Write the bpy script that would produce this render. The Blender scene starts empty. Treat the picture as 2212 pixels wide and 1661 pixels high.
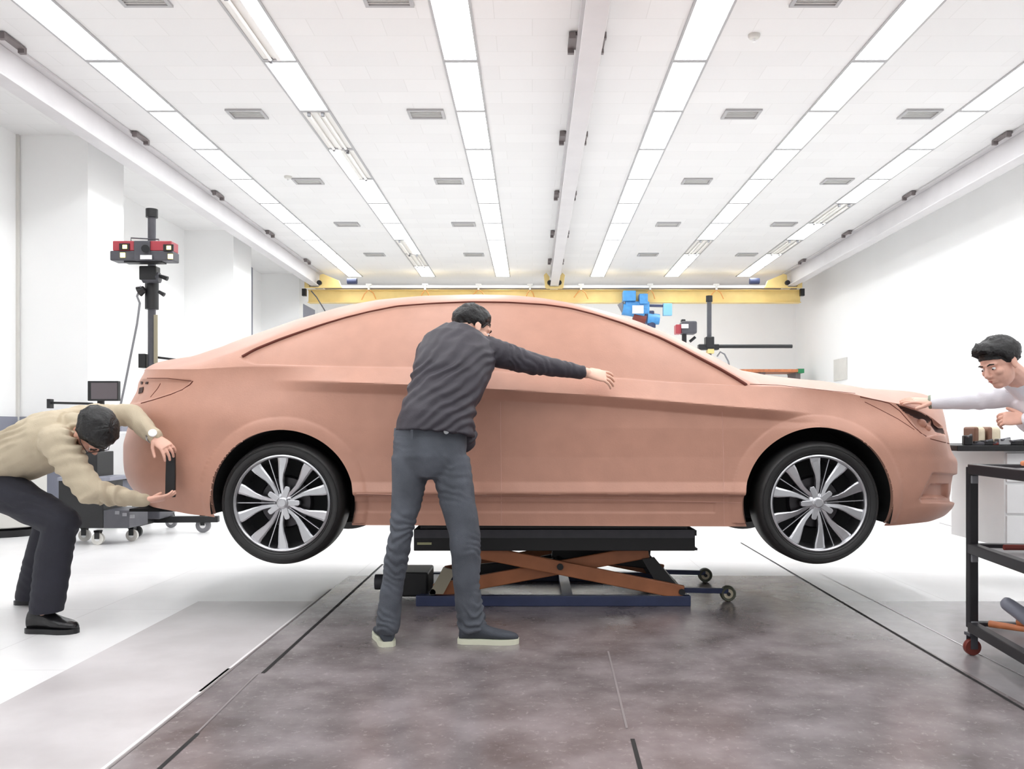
import bpy, bmesh, math, random
import numpy as np
from mathutils import Vector, Matrix, noise
from mathutils.bvhtree import BVHTree
random.seed(7)
SC = bpy.context.scene
COL = SC.collection
# ---------------------------------------------------------------- camera, light, exposure
F = 1880.0; VX = 1150.0; VY = 925.0; CH = 1.0
cam_d = bpy.data.cameras.new('camera'); cam = bpy.data.objects.new('camera', cam_d); COL.objects.link(cam)
cam.location = (0, 0, CH); cam.rotation_euler = (math.pi/2, 0, 0)
cam_d.sensor_width = 36; cam_d.lens = F/2212*36
cam_d.shift_x = -(VX-1106)/2212; cam_d.shift_y = (VY-830.5)/2212
cam_d.clip_start = .05; cam_d.clip_end = 100
SC.camera = cam
SC.view_settings.view_transform = 'Standard'; SC.view_settings.look = 'None'
SC.view_settings.gamma = 1; SC.view_settings.use_curve_mapping = False
SC.view_settings.exposure = 0.62
SC.cycles.max_bounces = 8; SC.cycles.diffuse_bounces = 5
W = bpy.data.worlds.new('world'); SC.world = W; W.use_nodes = True
W.node_tree.nodes['Background'].inputs[0].default_value = (.97, .985, 1, 1)
W.node_tree.nodes['Background'].inputs[1].default_value = .48
LAMP = 7.5            # radiance of a lit ceiling panel

def P(px, py, Y):      # a point of the photograph at distance Y
    return Vector(((px-VX)*Y/F, Y, CH+(VY-py)*Y/F))
# ---------------------------------------------------------------- materials
def lin(c):
    return tuple(((v/255)/12.92 if v/255 <= .04045 else ((v/255+.055)/1.055)**2.4) for v in c)
def mat(name, rgb, rough=.5, metal=0, bump=0, bscale=40, var=0, vscale=6, emit=0, spec=.5, coat=0, detail=4):
    m = bpy.data.materials.new(name); m.use_nodes = True
    nt = m.node_tree; b = nt.nodes['Principled BSDF']
    c = lin(rgb)+(1,)
    b.inputs['Base Color'].default_value = c
    b.inputs['Roughness'].default_value = rough; b.inputs['Metallic'].default_value = metal
    b.inputs['Specular IOR Level'].default_value = spec
    if coat: b.inputs['Coat Weight'].default_value = coat; b.inputs['Coat Roughness'].default_value = .15
    tc = nt.nodes.new('ShaderNodeTexCoord')
    if var:
        n = nt.nodes.new('ShaderNodeTexNoise'); n.inputs['Scale'].default_value = vscale; n.inputs['Detail'].default_value = detail
        nt.links.new(tc.outputs['Object'], n.inputs['Vector'])
        r = nt.nodes.new('ShaderNodeValToRGB')
        r.color_ramp.elements[0].position = .3; r.color_ramp.elements[1].position = .7
        r.color_ramp.elements[0].color = tuple(v*(1-var) for v in c[:3])+(1,)
        r.color_ramp.elements[1].color = tuple(min(1, v*(1+var)) for v in c[:3])+(1,)
        nt.links.new(n.outputs['Fac'], r.inputs['Fac']); nt.links.new(r.outputs['Color'], b.inputs['Base Color'])
    if bump:
        n = nt.nodes.new('ShaderNodeTexNoise'); n.inputs['Scale'].default_value = bscale; n.inputs['Detail'].default_value = 3
        nt.links.new(tc.outputs['Object'], n.inputs['Vector'])
        bp = nt.nodes.new('ShaderNodeBump'); bp.inputs['Strength'].default_value = bump; bp.inputs['Distance'].default_value = .01
        nt.links.new(n.outputs['Fac'], bp.inputs['Height']); nt.links.new(bp.outputs['Normal'], b.inputs['Normal'])
    if emit:
        b.inputs['Emission Color'].default_value = c; b.inputs['Emission Strength'].default_value = emit
    return m
M = {}
M['wall'] = mat('wall_paint', (246, 246, 245), .6, var=.015, vscale=1.2)
M['clay'] = mat('modelling_clay', (190, 141, 121), .45, var=.05, vscale=9, bump=.06, bscale=120, spec=.5)
_b = M['clay'].node_tree.nodes['Principled BSDF']; _b.inputs['Sheen Weight'].default_value = .12; _b.inputs['Sheen Roughness'].default_value = .4
M['clay_shade'] = mat('clay_recess_shade', (62, 38, 31), .7, var=.1, vscale=20)  # dark tone paints the shade inside lamp recesses and cut-outs
M['clay_groove'] = mat('clay_groove', (100, 46, 34), .8)
M['clay_scribe_and_highlight'] = mat('clay_scribe_and_highlight', (205, 158, 142), .6)
M['black'] = mat('black_plastic', (24, 24, 26), .45, bump=.05, bscale=200)
M['well'] = mat('wheel_liner', (14, 14, 15), .9, var=.2)
M['rubber'] = mat('tyre_rubber', (38, 37, 37), .5, var=.1, vscale=30)
M['alloy'] = mat('machined_alloy', (205, 205, 208), .3, 1, var=.04, vscale=20)
M['alloy_dark'] = mat('dark_alloy', (70, 68, 70), .35, .9)
M['steel'] = mat('steel', (170, 170, 172), .3, .9, var=.05)
M['beam'] = mat('beam_grey_paint', (206, 203, 204), .4, var=.04, vscale=3)
M['bracket'] = mat('bracket_grey', (120, 112, 112), .5)
M['yellow'] = mat('crane_yellow', (230, 203, 134), .45, var=.05, vscale=5)
M['orange'] = mat('crane_orange', (214, 150, 80), .5)
M['blue'] = mat('hoist_blue', (78, 150, 210), .35, var=.1, vscale=15)
M['navy'] = mat('lift_blue', (52, 60, 92), .4, var=.12, vscale=12)
M['rust'] = mat('lift_orange', (172, 108, 72), .5, var=.15, vscale=7)
M['lampframe'] = mat('lamp_frame', (176, 175, 176), .5)
M['lampon'] = mat('lit_diffuser', (250, 253, 255), .5, emit=LAMP)
M['lampoff'] = mat('unlit_reflector', (236, 234, 230), .35)
M['tubewhite'] = mat('unlit_tube', (246, 244, 240), .3)
M['white'] = mat('white_enamel', (240, 240, 240), .35, var=.02)
M['offwhite'] = mat('offwhite_plastic', (214, 212, 206), .5, var=.03)
M['red'] = mat('scanner_red', (168, 62, 72), .4)
M['dgrey'] = mat('dark_grey_plastic', (76, 76, 82), .45, var=.08, vscale=20)
M['mgrey'] = mat('mid_grey', (128, 128, 132), .45, var=.05)
M['lens'] = mat('lens_glass', (18, 18, 22), .08, spec=.8)
M['lensy'] = mat('lit_indicator', (255, 238, 150), .3, emit=1.6)
M['screen'] = mat('screen_off', (92, 84, 88), .15)
M['skin'] = mat('skin', (236, 190, 168), .5, var=.05, vscale=18, bump=.03, bscale=200)
M['skin2'] = mat('skin_rosy', (226, 176, 156), .5, var=.07, vscale=18, bump=.03, bscale=200)
M['hair'] = mat('black_hair', (19, 17, 17), .5, bump=.5, bscale=90, var=.3, vscale=40)
M['jacket'] = mat('charcoal_cloth', (56, 52, 60), .6, var=.08, vscale=10, bump=.15, bscale=260)
M['denim'] = mat('grey_denim', (82, 86, 94), .8, var=.22, vscale=9, bump=.3, bscale=300)
M['knit'] = mat('beige_knit', (190, 176, 152), .85, var=.05, vscale=9, bump=.3, bscale=320)
M['navyjean'] = mat('dark_indigo_denim', (32, 32, 42), .8, var=.15, vscale=9, bump=.25, bscale=300)
M['shirt'] = mat('white_cotton', (240, 240, 246), .7, bump=.1, bscale=200)
M['leather'] = mat('black_leather', (26, 25, 27), .25, bump=.1, bscale=80)
M['canvas'] = mat('canvas_shoe', (62, 66, 74), .8, bump=.2, bscale=250)
M['sole'] = mat('pale_rubber_sole', (222, 222, 200), .6)
M['brown'] = mat('brown_leather', (130, 96, 78), .6, var=.1, vscale=20)
M['beige'] = mat('beige_bristle', (222, 210, 184), .8, bump=.3, bscale=150)
M['wood'] = mat('wooden_handle', (196, 120, 78), .5, var=.2, vscale=14)
M['redtool'] = mat('dark_red_grip', (120, 52, 44), .45)
M['green'] = mat('green_plastic', (40, 130, 84), .45)
M['cart'] = mat('cart_black_paint', (30, 28, 32), .4, var=.1, vscale=12)
M['groove'] = mat('floor_groove', (22, 20, 20), .8)
M['purple'] = mat('iris', (60, 40, 34), .2)
M['bluegrey'] = mat('blue_grey_panel', (138, 140, 152), .5, var=.03)

def ceiling_mat():
    m = mat('ceiling_tile', (240, 239, 237), .7); nt = m.node_tree; b = nt.nodes['Principled BSDF']
    tc = nt.nodes.new('ShaderNodeTexCoord')
    br = nt.nodes.new('ShaderNodeTexBrick'); br.inputs['Scale'].default_value = 1
    br.inputs['Brick Width'].default_value = .61; br.inputs['Row Height'].default_value = .305
    br.inputs['Mortar Size'].default_value = .004; br.inputs['Mortar Smooth'].default_value = .3
    br.inputs['Color1'].default_value = lin((232, 231, 230))+(1,); br.inputs['Color2'].default_value = lin((228, 227, 226))+(1,)
    br.inputs['Mortar'].default_value = lin((221, 220, 218))+(1,)
    nt.links.new(tc.outputs['Object'], br.inputs['Vector']); nt.links.new(br.outputs['Color'], b.inputs['Base Color'])
    return m
M['ceiling'] = ceiling_mat()
def floor_mat(name, lo, hi, r0, r1, sc, scratch=True, tile=0):
    m = mat(name, hi, .3); nt = m.node_tree; b = nt.nodes['Principled BSDF']; L = nt.links.new
    tc = nt.nodes.new('ShaderNodeTexCoord')
    n = nt.nodes.new('ShaderNodeTexNoise'); n.inputs['Scale'].default_value = sc; n.inputs['Detail'].default_value = 5; n.inputs['Roughness'].default_value = .55
    L(tc.outputs['Object'], n.inputs['Vector'])
    rp = nt.nodes.new('ShaderNodeValToRGB'); rp.color_ramp.interpolation = 'EASE'; rp.color_ramp.elements[0].position = .2; rp.color_ramp.elements[1].position = .8; b.inputs['Specular IOR Level'].default_value = .75
    rp.color_ramp.elements[0].color = lin(lo)+(1,); rp.color_ramp.elements[1].color = lin(hi)+(1,)
    L(n.outputs['Fac'], rp.inputs['Fac']); out = rp.outputs['Color']
    if scratch:
        n2 = nt.nodes.new('ShaderNodeTexNoise'); n2.inputs['Scale'].default_value = 34; n2.inputs['Detail'].default_value = 6; n2.inputs['Roughness'].default_value = .8
        n2.inputs['Distortion'].default_value = .4
        L(tc.outputs['Object'], n2.inputs['Vector'])
        r2 = nt.nodes.new('ShaderNodeValToRGB'); r2.color_ramp.elements[0].position = .56; r2.color_ramp.elements[1].position = .74
        r2.color_ramp.elements[0].color = (0, 0, 0, 1); r2.color_ramp.elements[1].color = (.5, .5, .5, 1)
        L(n2.outputs['Fac'], r2.inputs['Fac'])
        mx = nt.nodes.new('ShaderNodeMix'); mx.data_type = 'RGBA'; L(r2.outputs['Color'], mx.inputs['Factor'])
        L(out, mx.inputs['A']); mx.inputs['B'].default_value = lin(tuple(min(255, v+50) for v in hi))+(1,)
        out = mx.outputs['Result']
    if tile:
        br = nt.nodes.new('ShaderNodeTexBrick'); br.offset = 0; br.inputs['Scale'].default_value = 1
        br.inputs['Brick Width'].default_value = tile; br.inputs['Row Height'].default_value = tile; br.inputs['Mortar Size'].default_value = .003
        br.inputs['Color1'].default_value = (1, 1, 1, 1); br.inputs['Color2'].default_value = (.97, .97, .97, 1); br.inputs['Mortar'].default_value = (.8, .79, .79, 1)
        L(tc.outputs['Object'], br.inputs['Vector'])
        mm = nt.nodes.new('ShaderNodeMix'); mm.data_type = 'RGBA'; mm.blend_type = 'MULTIPLY'; mm.inputs['Factor'].default_value = 1
        L(out, mm.inputs['A']); L(br.outputs['Color'], mm.inputs['B']); out = mm.outputs['Result']
    L(out, b.inputs['Base Color'])
    mr = nt.nodes.new('ShaderNodeMapRange'); mr.inputs['To Min'].default_value = r0; mr.inputs['To Max'].default_value = r1
    L(n.outputs['Fac'], mr.inputs['Value']); L(mr.outputs['Result'], b.inputs['Roughness'])
    return m
M['floor_white'] = floor_mat('floor_tile_and_glare', (226, 225, 225), (242, 241, 241), .25, .4, 1.5, False, 1.2)
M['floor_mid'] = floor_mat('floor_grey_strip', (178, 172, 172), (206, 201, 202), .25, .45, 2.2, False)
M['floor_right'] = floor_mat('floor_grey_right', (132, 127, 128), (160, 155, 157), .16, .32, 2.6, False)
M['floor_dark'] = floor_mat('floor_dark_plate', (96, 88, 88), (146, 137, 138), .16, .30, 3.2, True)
# ---------------------------------------------------------------- builders
class MB:
    def __init__(s): s.v = []; s.f = []
    def add(s, vs, fs):
        o = len(s.v); s.v += [tuple(v) for v in vs]; s.f += [tuple(i+o for i in f) for f in fs]; return s
    def box(s, c, size, rz=0, rot=None):
        R = rot if rot is not None else Matrix.Rotation(rz, 3, 'Z'); c = Vector(c); h = [x/2 for x in size]
        vs = [c+R@Vector((a*h[0], b*h[1], d*h[2])) for a in (-1, 1) for b in (-1, 1) for d in (-1, 1)]
        return s.add(vs, [(0,1,3,2),(4,6,7,5),(0,4,5,1),(2,3,7,6),(0,2,6,4),(1,5,7,3)])
    def b2(s, x0, x1, y0, y1, z0, z1):
        return s.box(((x0+x1)/2, (y0+y1)/2, (z0+z1)/2), (abs(x1-x0), abs(y1-y0), abs(z1-z0)))
    def bar(s, a, b, w, h, up=(0, 0, 1)):
        a = Vector(a); b = Vector(b); d = (b-a); L = d.length; d.normalize(); up = Vector(up)
        sd = d.cross(up)
        if sd.length < 1e-4: sd = d.cross(Vector((0, 1, 0)))
        sd.normalize(); u = sd.cross(d)
        R = Matrix((d, sd, u)).transposed()
        return s.box((a+b)/2, (L, w, h), rot=R)
    def ring(s, c, ax, ay, n=20):
        c = Vector(c); ax = Vector(ax); ay = Vector(ay)
        return [c+ax*math.cos(2*math.pi*i/n)+ay*math.sin(2*math.pi*i/n) for i in range(n)]
    def loft(s, rings, closed=False):
        n = len(rings[0]); o = len(s.v)
        for r in rings: s.v += [tuple(p) for p in r]
        m = len(rings)
        for k in range(m if closed else m-1):
            a = o+k*n; b = o+((k+1) % m)*n
            for i in range(n):
                j = (i+1) % n; s.f.append((a+i, a+j, b+j, b+i))
        if not closed:
            s.f.append(tuple(o+i for i in range(n))[::-1]); s.f.append(tuple(o+(m-1)*n+i for i in range(n)))
        return s
    def cyl(s, a, b, r, r2=None, n=20):
        a = Vector(a); b = Vector(b); d = (b-a).normalized(); t = Vector((0, 0, 1)) if abs(d.z) < .9 else Vector((1, 0, 0))
        x = d.cross(t).normalized(); y = d.cross(x); r2 = r if r2 is None else r2
        return s.loft([s.ring(a, x*r, y*r, n), s.ring(b, x*r2, y*r2, n)])
    def capsule(s, a, b, r, r2=None, n=14):
        a = Vector(a); b = Vector(b); r2 = r if r2 is None else r2
        d = (b-a)
        if d.length < 1e-6: d = Vector((0, 0, 1e-5))
        d = d.normalized(); t = Vector((0, 0, 1)) if abs(d.z) < .9 else Vector((1, 0, 0))
        x = d.cross(t).normalized(); y = d.cross(x); R = []
        for k in (-80, -50, -22, 0):
            q = math.radians(k); R.append(s.ring(a+d*r*math.sin(q), x*r*math.cos(q), y*r*math.cos(q), n))
        for k in (0, 22, 50, 80):
            q = math.radians(k); R.append(s.ring(b+d*r2*math.sin(q), x*r2*math.cos(q), y*r2*math.cos(q), n))
        return s.loft(R)
    def ell(s, c, a, b, d, n=20, m=12):
        c = Vector(c); a = Vector(a); b = Vector(b); d = Vector(d); R = []
        for k in range(m+1):
            q = math.radians(-86+172*k/m); R.append(s.ring(c+d*math.sin(q), a*math.cos(q), b*math.cos(q), n))
        return s.loft(R)
    def tube(s, pts, r, n=10, closed=False):
        pts = [Vector(p) for p in pts]; m = len(pts); R = []; px = None
        for i, p in enumerate(pts):
            if closed: d = pts[(i+1) % m]-pts[i-1]
            else: d = pts[min(i+1, m-1)]-pts[max(i-1, 0)]
            d.normalize()
            if px is None:
                t = Vector((0, 0, 1)) if abs(d.z) < .9 else Vector((0, 1, 0)); x = d.cross(t).normalized()
            else: x = (px-d*px.dot(d)).normalized()
            px = x; y = d.cross(x); rr = r[i] if hasattr(r, '__len__') else r
            R.append(s.ring(p, x*rr, y*rr, n))
        return s.loft(R, closed)
    def lathe(s, c, axis, prof, n=64, closed=False):   # prof: (r, h) pairs
        c = Vector(c); d = Vector(axis).normalized(); t = Vector((0, 0, 1)) if abs(d.z) < .9 else Vector((1, 0, 0))
        x = d.cross(t).normalized(); y = d.cross(x)
        return s.loft([s.ring(c+d*h, x*max(r, 1e-4), y*max(r, 1e-4), n) for r, h in prof], closed)
    def prism(s, poly, y0, y1, M4=None):   # poly in (x,z), extruded along y
        n = len(poly); vs = [Vector((p[0], y0, p[1])) for p in poly]+[Vector((p[0], y1, p[1])) for p in poly]
        if M4 is not None: vs = [M4@v for v in vs]
        return s.add(vs, [tuple(range(n)), tuple(range(2*n-1, n-1, -1))]+[(i, i+n, (i+1) % n+n, (i+1) % n) for i in range(n)])
    def mesh(s, name):
        me = bpy.data.meshes.new(name); me.from_pydata([tuple(v) for v in s.v], [], s.f); me.update()
        return me
    def build(s, name, m, parent=None, smooth=False, bevel=0, seg=2, fix=True):
        me = s.mesh(name)
        if fix:
            bm = bmesh.new(); bm.from_mesh(me); bmesh.ops.recalc_face_normals(bm, faces=bm.faces); bm.to_mesh(me); bm.free()
        return link(name, me, m, parent, smooth, bevel, seg)
def link(name, me, m, parent=None, smooth=False, bevel=0, seg=2):
    o = bpy.data.objects.new(name, me); COL.objects.link(o)
    for q in (m if isinstance(m, (list, tuple)) else [m]): me.materials.append(q)
    if smooth:
        for p in me.polygons: p.use_smooth = True
        try: me.set_sharp_from_angle(angle=math.radians(42 if smooth is True else smooth))
        except Exception: pass
    if bevel:
        b = o.modifiers.new('b', 'BEVEL'); b.width = bevel; b.segments = seg; b.limit_method = 'ANGLE'; b.angle_limit = math.radians(40)
    if parent is not None:
        o.parent = parent
        o.matrix_parent_inverse = Matrix.Translation(-parent.location) if parent.type == 'EMPTY' else Matrix()
    return o
def thing(name, label, cat, loc=(0, 0, 0), group=None):
    o = bpy.data.objects.new(name, None); COL.objects.link(o); o.location = loc; o.empty_display_size = .1
    o['label'] = label; o['category'] = cat
    if group: o['group'] = group
    return o
def tag(o, label, cat, group=None):
    o['label'] = label; o['category'] = cat
    if group: o['group'] = group
    return o
def struct(o): o['kind'] = 'structure'; return o
def organic(name, mb, m, voxel, smooth_it=4, parent=None, fold=None):
    me = mb.mesh('tmp'); bm = bmesh.new(); bm.from_mesh(me); bmesh.ops.recalc_face_normals(bm, faces=bm.faces); bm.to_mesh(me); bm.free()
    o = bpy.data.objects.new('tmp', me); COL.objects.link(o)
    r = o.modifiers.new('r', 'REMESH'); r.mode = 'VOXEL'; r.voxel_size = voxel; r.use_smooth_shade = True
    s = o.modifiers.new('s', 'SMOOTH'); s.factor = .5; s.iterations = smooth_it
    dg = bpy.context.evaluated_depsgraph_get(); dg.update()
    me2 = bpy.data.meshes.new_from_object(o.evaluated_get(dg), depsgraph=dg)
    bpy.data.objects.remove(o); bpy.data.meshes.remove(me)
    if fold:
        n = len(me2.vertices); co = np.empty(n*3); me2.vertices.foreach_get('co', co); co = co.reshape(-1, 3)
        no = np.array([v.normal[:] for v in me2.vertices])
        d = np.array([fold(Vector(c), Vector(q)) for c, q in zip(co, no)])
        me2.vertices.foreach_set('co', (co+no*d[:, None]).ravel()); me2.update()
    me2.materials.clear(); me2.name = name
    for p in me2.polygons: p.use_smooth = True
    return link(name, me2, m, parent)
ORD = ['zeroth', 'first', 'second', 'third', 'fourth', 'fifth', 'sixth', 'seventh', 'eighth', 'ninth', 'tenth', 'eleventh', 'twelfth', 'thirteenth', 'fourteenth', 'fifteenth', 'sixteenth', 'seventeenth']
# ---------------------------------------------------------------- the setting
CZ = 4.3; YB = 20.2; XR = 6.12; XL = -5.8; YN = -3.0
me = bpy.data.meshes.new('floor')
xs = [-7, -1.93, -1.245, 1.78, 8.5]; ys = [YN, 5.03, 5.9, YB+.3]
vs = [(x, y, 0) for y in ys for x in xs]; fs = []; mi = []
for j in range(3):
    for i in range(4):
        a = j*5+i; fs.append((a, a+1, a+6, a+5)); mi.append([[0, 1, 2, 3], [0, 0, 2, 0], [0, 0, 0, 0]][j][i])  # white tile beyond plate and right strip paints the glare on the far floor
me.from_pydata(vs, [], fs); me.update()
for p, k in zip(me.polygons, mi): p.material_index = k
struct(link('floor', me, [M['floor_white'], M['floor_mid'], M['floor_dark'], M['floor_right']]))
k = 0
def seam(x0, x1, y0, y1, m=None, w2=None):
    global k; k += 1
    b = MB(); n = 14
    pts = [(x0+(x1-x0)*i/n, y0+(y1-y0)*i/n) for i in range(n+1)]
    w = w2 or .006
    b.add([(x-w, y, .0015) for x, y in pts]+[(x+w, y, .0015) for x, y in pts], [(i, i+n+1, i+n+2, i+1) for i in range(n)])
    struct(b.build('trim_%d' % k, m or M['groove'], fix=False))
M['seamlight'] = mat('pale_joint', (232, 228, 228), .5)
M['seamfaint'] = mat('faint_joint', (130, 122, 122), .5)
seam(-1.10, -1.10, 3.55, 6.4, w2=.008); seam(-1.095, -1.095, 2.3, 2.85, w2=.007); seam(-1.1, -1.12, 2.85, 3.55, M['seamfaint'], .004)
seam(-1.245, -1.25, 2.2, 5.4, M['seamfaint'], .004); seam(-1.26, -1.26, 2.2, 5.4, M['seamlight'], .006); seam(-1.262, -1.262, 3.3, 3.62, w2=.006)
seam(1.82, 1.745, 7.6, 2.9, w2=.0075); seam(1.98, 1.98, 3.0, 6.0, M['seamlight'], .004)
seam(.34, .315, 3.9, 2.9, M['seamfaint'], .004); seam(.322, .312, 2.8, 2.3, w2=.007)
seam(4.3, 4.2, 9.2, 7.9, M['bracket'], .012)
def S(name, b, m='wall', **kw): return struct(b.build(name, M[m], **kw))
S('ceiling', MB().b2(-7, 8.5, YN, YB+.3, CZ, CZ+.2), 'ceiling')
S('wall_back', MB().b2(-7, 8.5, YB, YB+.3, 0, CZ))
S('wall_right', MB().b2(XR, XR+.3, YN, YB, 0, CZ))
S('wall_left', MB().b2(XL-.3, XL, YN, YB, 0, CZ))
for i, (y0, y1, x1) in enumerate([(9.81, 10.67, -5.01), (14.5, 15.42, -4.98), (18.6, YB, -4.98), (5.1, 5.95, -5.01)]):
    S('wall_column_left' if i == 0 else 'wall_column_left.%03d' % i, MB().b2(XL-.1, x1, y0, y1, 0, CZ))
S('trim_90', MB().b2(XL, XL+.05, 17.5, 17.9, 0, CZ), 'bluegrey')
S('trim_91', MB().b2(XL, XL+.02, 7.0, 9.8, 0, 1.13), 'bluegrey')
S('trim_92', MB().b2(XL-.02, -5.0, 9.79, 9.805, 0, 1.13), 'bluegrey')
S('trim_93', MB().b2(-4.985, -4.97, 18.9, 19.9, 1.5, 3.7), 'bluegrey')
S('trim_94', MB().b2(XL, XR, YB-.06, YB, 3.95, CZ), 'bracket')
S('trim_95', MB().b2(XL-.02, -5.77, 9.77, 9.8, 0, CZ), 'offwhite')
# small wall plate on the right wall
t = tag(MB().b2(XR-.03, XR, 16.9, 17.6, 1.95, 2.38).build('wall_plate', M['offwhite'], bevel=.004), 'pale grey metal plate fixed on the white right wall', 'wall plate')
# ---- ceiling lights
rows = [(-3.845, 'left outermost row'), (-2.26, 'second row from the left'), (-.64, 'row left of the middle rail'),
        (1.41, 'first row right of the middle rail'), (3.02, 'second row right of the middle rail'), (4.58, 'right outermost row')]
PIT = 1.2352; Y0L = 18.92
off = {(1, 9): 'r', (1, 7): 'off', (1, 6): 'l', (1, 2): 'r', (1, 1): 'off', (1, 3): '', (4, 2): 'off', (5, 4): 'off', (5, 2): 'off'}
W_L = .285
lp = {}
def light_proto(kind):
    t = thing('ceiling_light', '', 'ceiling light')
    fr = MB(); h = PIT-.004; w = W_L
    for s in (-1, 1): fr.b2(s*(w/2+.022), s*w/2, -h/2, h/2, -.012, 0)
    for s in (-1, 1): fr.b2(-w/2, w/2, s*(h/2-.03), s*h/2, -.01, 0)
    fr.build('frame', M['lampframe'], t)
    if kind == '':
        MB().b2(-w/2, w/2, -h/2+.03, h/2-.03, -.006, 0).build('diffuser', M['lampon'], t)
    else:
        tr = MB()
        tr.add([(-w/2, -h/2+.02, -.004), (-w/2, h/2-.02, -.004), (-.01, h/2-.02, -.001), (-.01, -h/2+.02, -.001)], [(0, 1, 2, 3)])
        tr.add([(w/2, -h/2+.02, -.004), (w/2, h/2-.02, -.004), (.01, h/2-.02, -.001), (.01, -h/2+.02, -.001)], [(3, 2, 1, 0)])
        tr.b2(-.02, .02, -h/2+.02, h/2-.02, -.016, 0); tr.build('reflector', M['lampoff'], t)
        for s, c in ((-1, 'l'), (1, 'r')):
            if kind == {'l': 'r', 'r': 'l'}.get(c) or kind == 'off':
                MB().cyl((s*w/4, -h/2+.05, -.022), (s*w/4, h/2-.05, -.022), .016, n=12).build('tube', M['tubewhite'], t, smooth=True)
                for e in (-1, 1): MB().b2(s*w/4-.015, s*w/4+.015, e*(h/2-.06), e*(h/2-.025), -.045, 0).build('lamp_holder', M['mgrey'], t)
            else:
                MB().b2(s*w*.03, s*w/2, -h/2+.02, h/2-.02, -.012, -.004).build('diffuser', M['lampon'], t)
    return t
used = set()
for r, (x, rd) in enumerate(rows):
    for q in range(0, 16):
        kind = off.get((r, q), '')
        if kind not in lp: lp[kind] = light_proto(kind)
        y = Y0L-(q+.5)*PIT
        if kind in used:
            p = lp[kind]; o = p.copy(); COL.objects.link(o)
            for c in list(p.children):
                d = c.copy(); COL.objects.link(d); d.parent = o
        else: o = lp[kind]; used.add(kind)
        o.location = (x, y, CZ); o['group'] = 'fluorescent ceiling lights'
        st = {'': 'lit white ceiling panel', 'off': 'unlit open fluorescent trough', 'l': 'half-lit fluorescent fixture', 'r': 'half-lit fluorescent fixture'}[kind]
        o['label'] = '%s, %s from the back wall, %s' % (st, ORD[q+1], rd)
# ---- ceiling vents
vp = None
for j, y in enumerate((6.66, 9.12, 11.6, 14.05, 16.5)):
    for i, x in enumerate((-2.99, -1.11, 2.19, 4.06)):
        lab = 'white ceiling air vent, %s in depth, %s from the left' % (['nearest', 'second', 'third', 'fourth', 'farthest'][j], ['first', 'second', 'third', 'last'][i])
        if vp is None:
            vp = thing('ceiling_vent', lab, 'air vent', (x, y, CZ), 'ceiling vents')
            b = MB(); w, h = .16, .10
            b.b2(-w-.03, w+.03, h, h+.03, -.02, 0); b.b2(-w-.03, w+.03, -h-.03, -h, -.02, 0); b.b2(-w-.03, -w, -h, h, -.02, 0); b.b2(w, w+.03, -h, h, -.02, 0)
            o = link('frame', b.mesh('f'), M['lampframe'], vp); o.matrix_parent_inverse = Matrix()
            b = MB(); b.b2(-w, w, -h, h, -.003, 0); o = link('slot', b.mesh('s'), M['white'], vp); o.matrix_parent_inverse = Matrix()
            b = MB()
            for k2 in range(5): b.box((0, -h+.03+k2*.036, -.012), (2*w, .022, .003), rot=Matrix.Rotation(.35, 3, 'X'))
            o = link('louvre', b.mesh('l'), M['offwhite'], vp); o.matrix_parent_inverse = Matrix()
        else:
            o = vp.copy(); COL.objects.link(o); o.location = (x, y, CZ); o['label'] = lab
            for c in list(vp.children):
                d = c.copy(); COL.objects.link(d); d.parent = o
for i, (x, y) in enumerate(((1.86, 7.3), (-3.2, 11.4))):
    t = thing('smoke_detector', ['small white ceiling sensor near the top right of the frame', 'tiny white ceiling sensor beside a far left vent'][i], 'sensor', (x, y, CZ))
    MB().lathe((x, y, CZ), (0, 0, -1), [(.05, 0), (.05, .015), (.04, .03), (.02, .035)], 24).build('base', M['offwhite'], t, smooth=True)
    MB().cyl((x, y, CZ-.035), (x, y, CZ-.06), .014).build('probe', M['white'], t, smooth=True)
# ---- crane rails
def rail(x, lab, by):
    t = thing('crane_rail', lab, 'steel rail', (x, 8, 4.2), 'crane rails under the ceiling')
    b = MB(); y0, y1 = -2.0, 18.9
    b.b2(x-.086, x+.086, y0, y1, 3.97, 3.986); b.b2(x-.012, x+.012, y0, y1, 3.986, 4.27); b.b2(x-.086, x+.086, y0, y1, 4.27, 4.298)
    b.build('beam', M['beam'], t, bevel=.004)
    for y in by:
        for s in (-1, 1):
            c = MB(); c.b2(x+s*.086, x+s*.155, y-.14, y+.14, 4.27, 4.29)
            for e in (-1, 1): c.b2(x+s*.1, x+s*.155, y+e*.14-.02, y+e*.14+.02, 4.235, 4.29)
            c.build('bracket', M['bracket'], t)
    return t
by = [7.38+2.42*i for i in range(-2, 5)]
rail(-4.535, 'long grey steel crane rail along the left side of the ceiling', by)
rail(.46, 'long grey steel crane rail along the middle of the ceiling', by)
rail(5.41, 'long grey steel crane rail along the right side above the wall', by)
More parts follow.
